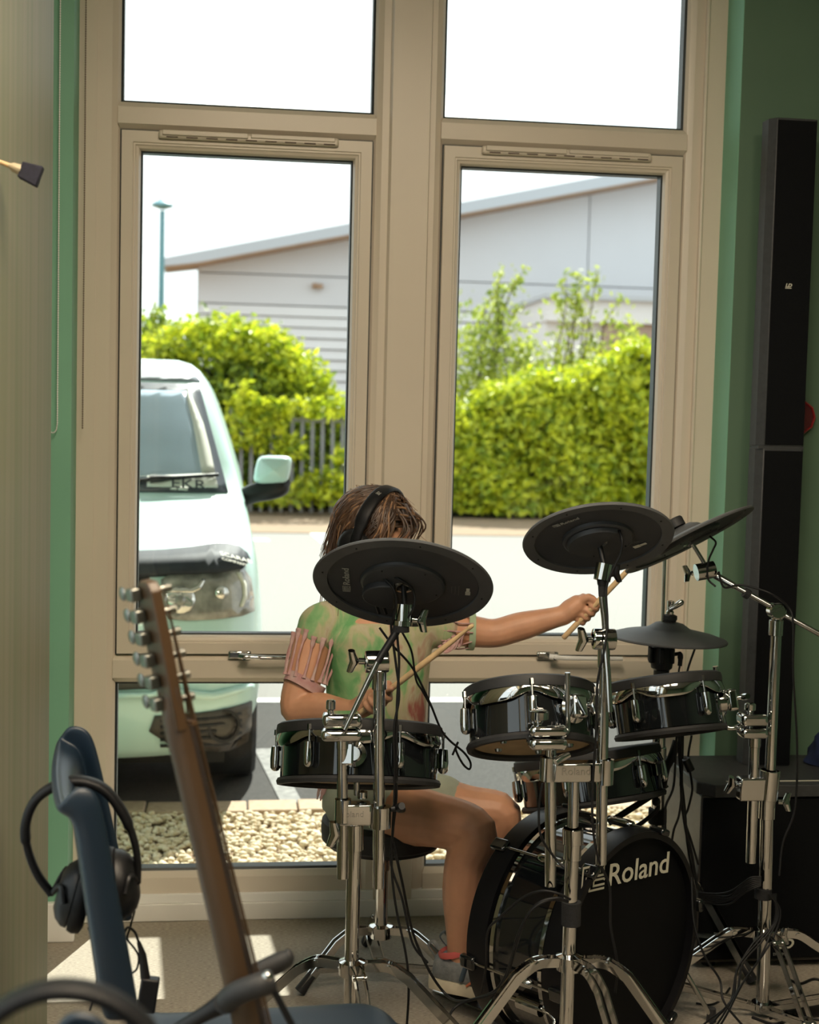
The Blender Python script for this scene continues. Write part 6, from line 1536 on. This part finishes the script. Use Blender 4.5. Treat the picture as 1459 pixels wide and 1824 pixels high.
# trainers
m_shoe = mat('grey_mesh_trainer', (.14, .15, .16), .8, col2=(.24, .25, .25), scale=60, bump=.4, bscale=300)
m_sole = mat('worn_cream_sole', (.60, .53, .40), .7, var=.12, scale=25)
m_coral = mat('coral_lining', (.52, .10, .09), .8, var=.08)
m_orange = mat('orange_print', (.55, .17, .08), .7, var=.1)
def trainer(an, fd, lab):
    fd = Vector((fd[0], fd[1], 0)).normalized(); lt = Vector((-fd.y, fd.x, 0)); zc = Vector((0,0,1)); zb = max(an.z-.085, .0)
    q = lambda f, l, z: Vector((an.x, an.y, 0))+fd*f+lt*l+zc*(zb+z)
    up = MB(); rows = []
    for f, w, lo, hi in ((-.062,.012,.022,.050),(-.055,.026,.016,.078),(-.03,.034,.014,.088),(.0,.035,.014,.085),(.03,.036,.013,.076),(.07,.040,.012,.058),(.11,.041,.012,.044),(.135,.034,.014,.036),(.150,.014,.018,.026)):
        rows.append([q(f, w*math.copysign(abs(math.cos(a_))**.7, math.cos(a_)), lo+(hi-lo)*(.5+.5*math.copysign(abs(math.sin(a_))**.8, math.sin(a_)))) for a_ in [2*math.pi*k/18 for k in range(18)]])
    s_ = closed_rows(up, rows).build('trainer', m_shoe, girl, smooth=60); plabel(s_, lab)
    so = MB(); rows = []
    for f, w in ((-.070,.014),(-.062,.030),(-.03,.039),(.03,.040),(.08,.045),(.12,.044),(.148,.030),(.158,.010)):
        zz = .0 if f < .08 else .006*((f-.08)/.07)
        rows.append([q(f, w, zz+.004), q(f, w*1.03, zz+.016), q(f, w*.95, zz+.030), q(f, -w*.95, zz+.030), q(f, -w*1.03, zz+.016), q(f, -w, zz+.004)])
    closed_rows(so, rows).build('sole', m_sole, s_, smooth=50)
    MB().lathe([(.031,-.006),(.037,-.004),(.038,.006),(.033,.010),(.028,.004)], q(-.012, 0, .088), (fd*-.25+zc), 24, closed=True).build('collar', m_coral, s_, smooth=60)
    st = MB(); st.tube(spline([q(.022, .040, .040), q(.028, .034, .068), q(.030, 0, .080), q(.028, -.034, .068), q(.022, -.040, .040)], 4), .009, 8, squash=(.45, 1)); st.build('strap', mat('slate_strap', (.06, .09, .12), .7, var=.1) if 'slate_strap' not in MATS else MATS['slate_strap'], s_)
    for k in range(4):
        for sg in (-1, 1): MB().tube([q(.035+.022*k, sg*.041, .030), q(.050+.022*k, sg*.041, .044)], .0032, 6).build('print_mark', m_orange, s_)
    lp_ = MB(); lp_.tube(spline([q(-.060, 0, .070), q(-.078, 0, .092), q(-.066, 0, .106), q(-.052, 0, .090)], 4), .0045, 8, squash=(.4, 1)); lp_.build('heel_loop', m_shoe, s_)
trainer(anR-Vector((0,0,0)), (.86, -.5), 'grey child trainer with coral lining, nearer foot')
trainer(anL-Vector((0,0,0)), (.9, -.35), 'grey child trainer, farther foot')
# hair: cap plus falling strands
def scalp(d):
    return Hc+HM @ Vector((d[0]*.103-.012, d[1]*.085, d[2]*.096+.020))
rows = []
for j in range(15):
    th_ = math.pi*j/22; row = []
    for i in range(36):
        ph_ = 2*math.pi*i/36; d = (math.sin(th_)*math.cos(ph_), math.sin(th_)*math.sin(ph_), math.cos(th_))
        lim = 1.0 if math.cos(ph_) < .50 else max(.36, 1.0-1.0*(math.cos(ph_)-.50)/.50)
        t2 = min(th_, math.pi*14/22*lim); d = (math.sin(t2)*math.cos(ph_), math.sin(t2)*math.sin(ph_), math.cos(t2))
        row.append(scalp(d))
    rows.append(row)
hr = MB().grid(rows, closed_u=True).build('hair', m_hair, girl, smooth=80)
s = hr.modifiers.new('thickness', 'SOLIDIFY'); s.thickness = .008
st1, st2 = MB(), MB(); rnd = random.Random(4)
for k in range(420):
    ph_ = rnd.uniform(.2, 2*math.pi-.2); th_ = rnd.uniform(.05, 1.75)
    if math.cos(ph_) > .3 and th_ > 1.05: continue
    d = Vector((math.sin(th_)*math.cos(ph_), math.sin(th_)*math.sin(ph_), math.cos(th_))); pts = []
    # comb back and down along the scalp, then let it fall
    n = rnd.randint(5, 9)
    for i in range(n):
        pts.append(scalp(d)+(scalp(d)-Hc).normalized()*(.004+.004*rnd.random()))
        sy_ = 1 if d.y > 0 else -1
        d = (d + (Vector((-.16, sy_*.20, -.10)) if d.x > .15 else Vector((-.10, .02*rnd.uniform(-1,1)+sy_*.10, -.17)))).normalized()
        if d.z < -.55: break
    p = pts[-1]; side_back = d.x < -.15
    fall = rnd.uniform(.06, .20) if side_back else rnd.uniform(.015, .09)
    w = Vector((rnd.uniform(-.018, .010), rnd.uniform(-.012, .012), 0))
    pts += [p+w*.5-Vector((.004, 0, fall*.45)), p+w-Vector((.010, 0, fall))]
    cv = spline(pts, 3); m_ = len(cv)
    (st2 if rnd.random() < .16 else st1).tube(cv, [max(.0006, .0030*(1-(i/m_)**3)) for i in range(m_)], 5)
for k in range(12):                                   # loose fringe over the forehead
    a_ = rnd.uniform(-1, 1); d = Vector((.35, a_*.5, .85)).normalized(); p0 = scalp(d)
    p1 = h(.066+.016*rnd.random(), a_*.06, .084-.012*rnd.random()); p2 = h(.070+.010*rnd.random(), a_*.078+rnd.uniform(-.012,.012), .066-.018*rnd.random()-.03*abs(a_))
    st1.tube(spline([p0+uH*.004, p1, p2], 5), [.0028]*4+[.0022]*4+[.0012]*3, 5)
for k in range(150):                                  # curtain of hair over the temples
    sg = 1 if k % 3 else -1; ph_ = sg*rnd.uniform(.92, 1.85); pts = []
    t0 = rnd.uniform(.25, .7); t1 = rnd.uniform(1.75, 2.15)
    for i in range(7):
        th_ = t0+(t1-t0)*i/6; p_ = ph_+.10*math.sin(i*.9+k); d = Vector((math.sin(th_)*math.cos(p_), math.sin(th_)*math.sin(p_), math.cos(th_)))
        q_ = scalp(d); pts.append(q_+(q_-Hc).normalized()*(.004+.006*rnd.random()))
    pts.append(pts[-1]-Vector((.004, 0, rnd.uniform(.02, .06))))
    cv = spline(pts, 3); m_ = len(cv); (st2 if rnd.random() < .14 else st1).tube(cv, [max(.0006, .0032*(1-(i/m_)**3)) for i in range(m_)], 5)
for k in range(26):                                   # stray hairs
    d = Vector((rnd.uniform(-1, .9), rnd.uniform(-1, .3), rnd.uniform(.2, 1))).normalized(); p = scalp(d); o_ = (p-Hc).normalized()
    st2.tube(spline([p, p+o_*.014+fH*rnd.uniform(-.01,.02), p+o_*.020+fH*rnd.uniform(-.02,.05)-uH*.01], 4), .0005, 4)
o = st1.build('hair_strands', m_hair, hr, smooth=80); o['kind'] = 'stuff'
o = st2.build('sunlit_strands', m_hair2, hr, smooth=80); o['kind'] = 'stuff'  # lightened strands, sun on the hair put into their colour
# her headphones
hp = thing('headphones', 'black headphones worn by the girl', 'headphones', Hc, 'studio headphones')
rows = []; lean = -.22
for k in range(33):
    a_ = R(-104+208*k/32); dd = sH*math.sin(a_)+(uH*math.cos(a_)+fH*lean*math.cos(a_)).normalized()*math.cos(a_) if False else sH*math.sin(a_)+(uH+fH*lean).normalized()*math.cos(a_)
    rr = .116 if abs(a_) < 1.2 else .112
    c = Hc+uH*.012+dd*rr*Vector((1,1,1)).x; nn = sH.cross((uH+fH*lean)).normalized()
    w = .0165 if abs(a_) < 1.35 else .013; th_ = .006
    rows.append([c+nn*(w*math.copysign(abs(math.cos(q))**.5, math.cos(q)))+dd*(th_*math.copysign(abs(math.sin(q))**.8, math.sin(q))) for q in [2*math.pi*i/12 for i in range(12)]])
closed_rows(MB(), rows).build('headband', m_leather, hp, smooth=50)
for s_ in (-1, 1):
    c = h(-.005, s_*.092, -.012); d = sH*s_
    cp = MB().lathe([(0,.022),(.025,.022),(.036,.014),(.040,.0),(.034,-.002)], c, d, 28).build('ear_cup', m_black, hp, smooth=50)
    MB().lathe([(.022,.0),(.042,-.001),(.045,-.009),(.040,-.018),(.024,-.016)], c, d, 28).build('ear_cushion', m_leather, cp, smooth=60)
tp = rows[20][0]
text('SE', .013, Hc+uH*.012+(sH*math.sin(R(26))+(uH+fH*lean).normalized()*math.cos(R(26)))*.1235+fH*.008, sH*math.cos(R(26))-uH*math.sin(R(26)), -fH, m_print, hp)
# drum sticks
def stick(label, a, b):
    d = (b-a).normalized(); L = (b-a).length
    t = thing('drumstick', label, 'drumstick', a, 'drumsticks')
    MB().lathe([(0,0),(.005,.0005),(.0068,.003),(.0070,.02),(.0070,L*.66),(.0060,L*.80),(.0040,L-.022),(.0036,L-.016)], a, d, 18).build('shaft', m_wood, t, smooth=60)
    MB().lathe([(.0036,L-.017),(.0052,L-.010),(.0050,L-.004),(.003,L),(0,L+.0006)], a, d, 18).build('tip', m_wood, t, smooth=60)
stick('wooden drumstick in the girl\'s near hand, pointing up right', gA0-sA*.02, gA1)
stick('wooden drumstick in the outstretched hand, behind the second stand', gB0, gB1+sB*.06)
finish_text()
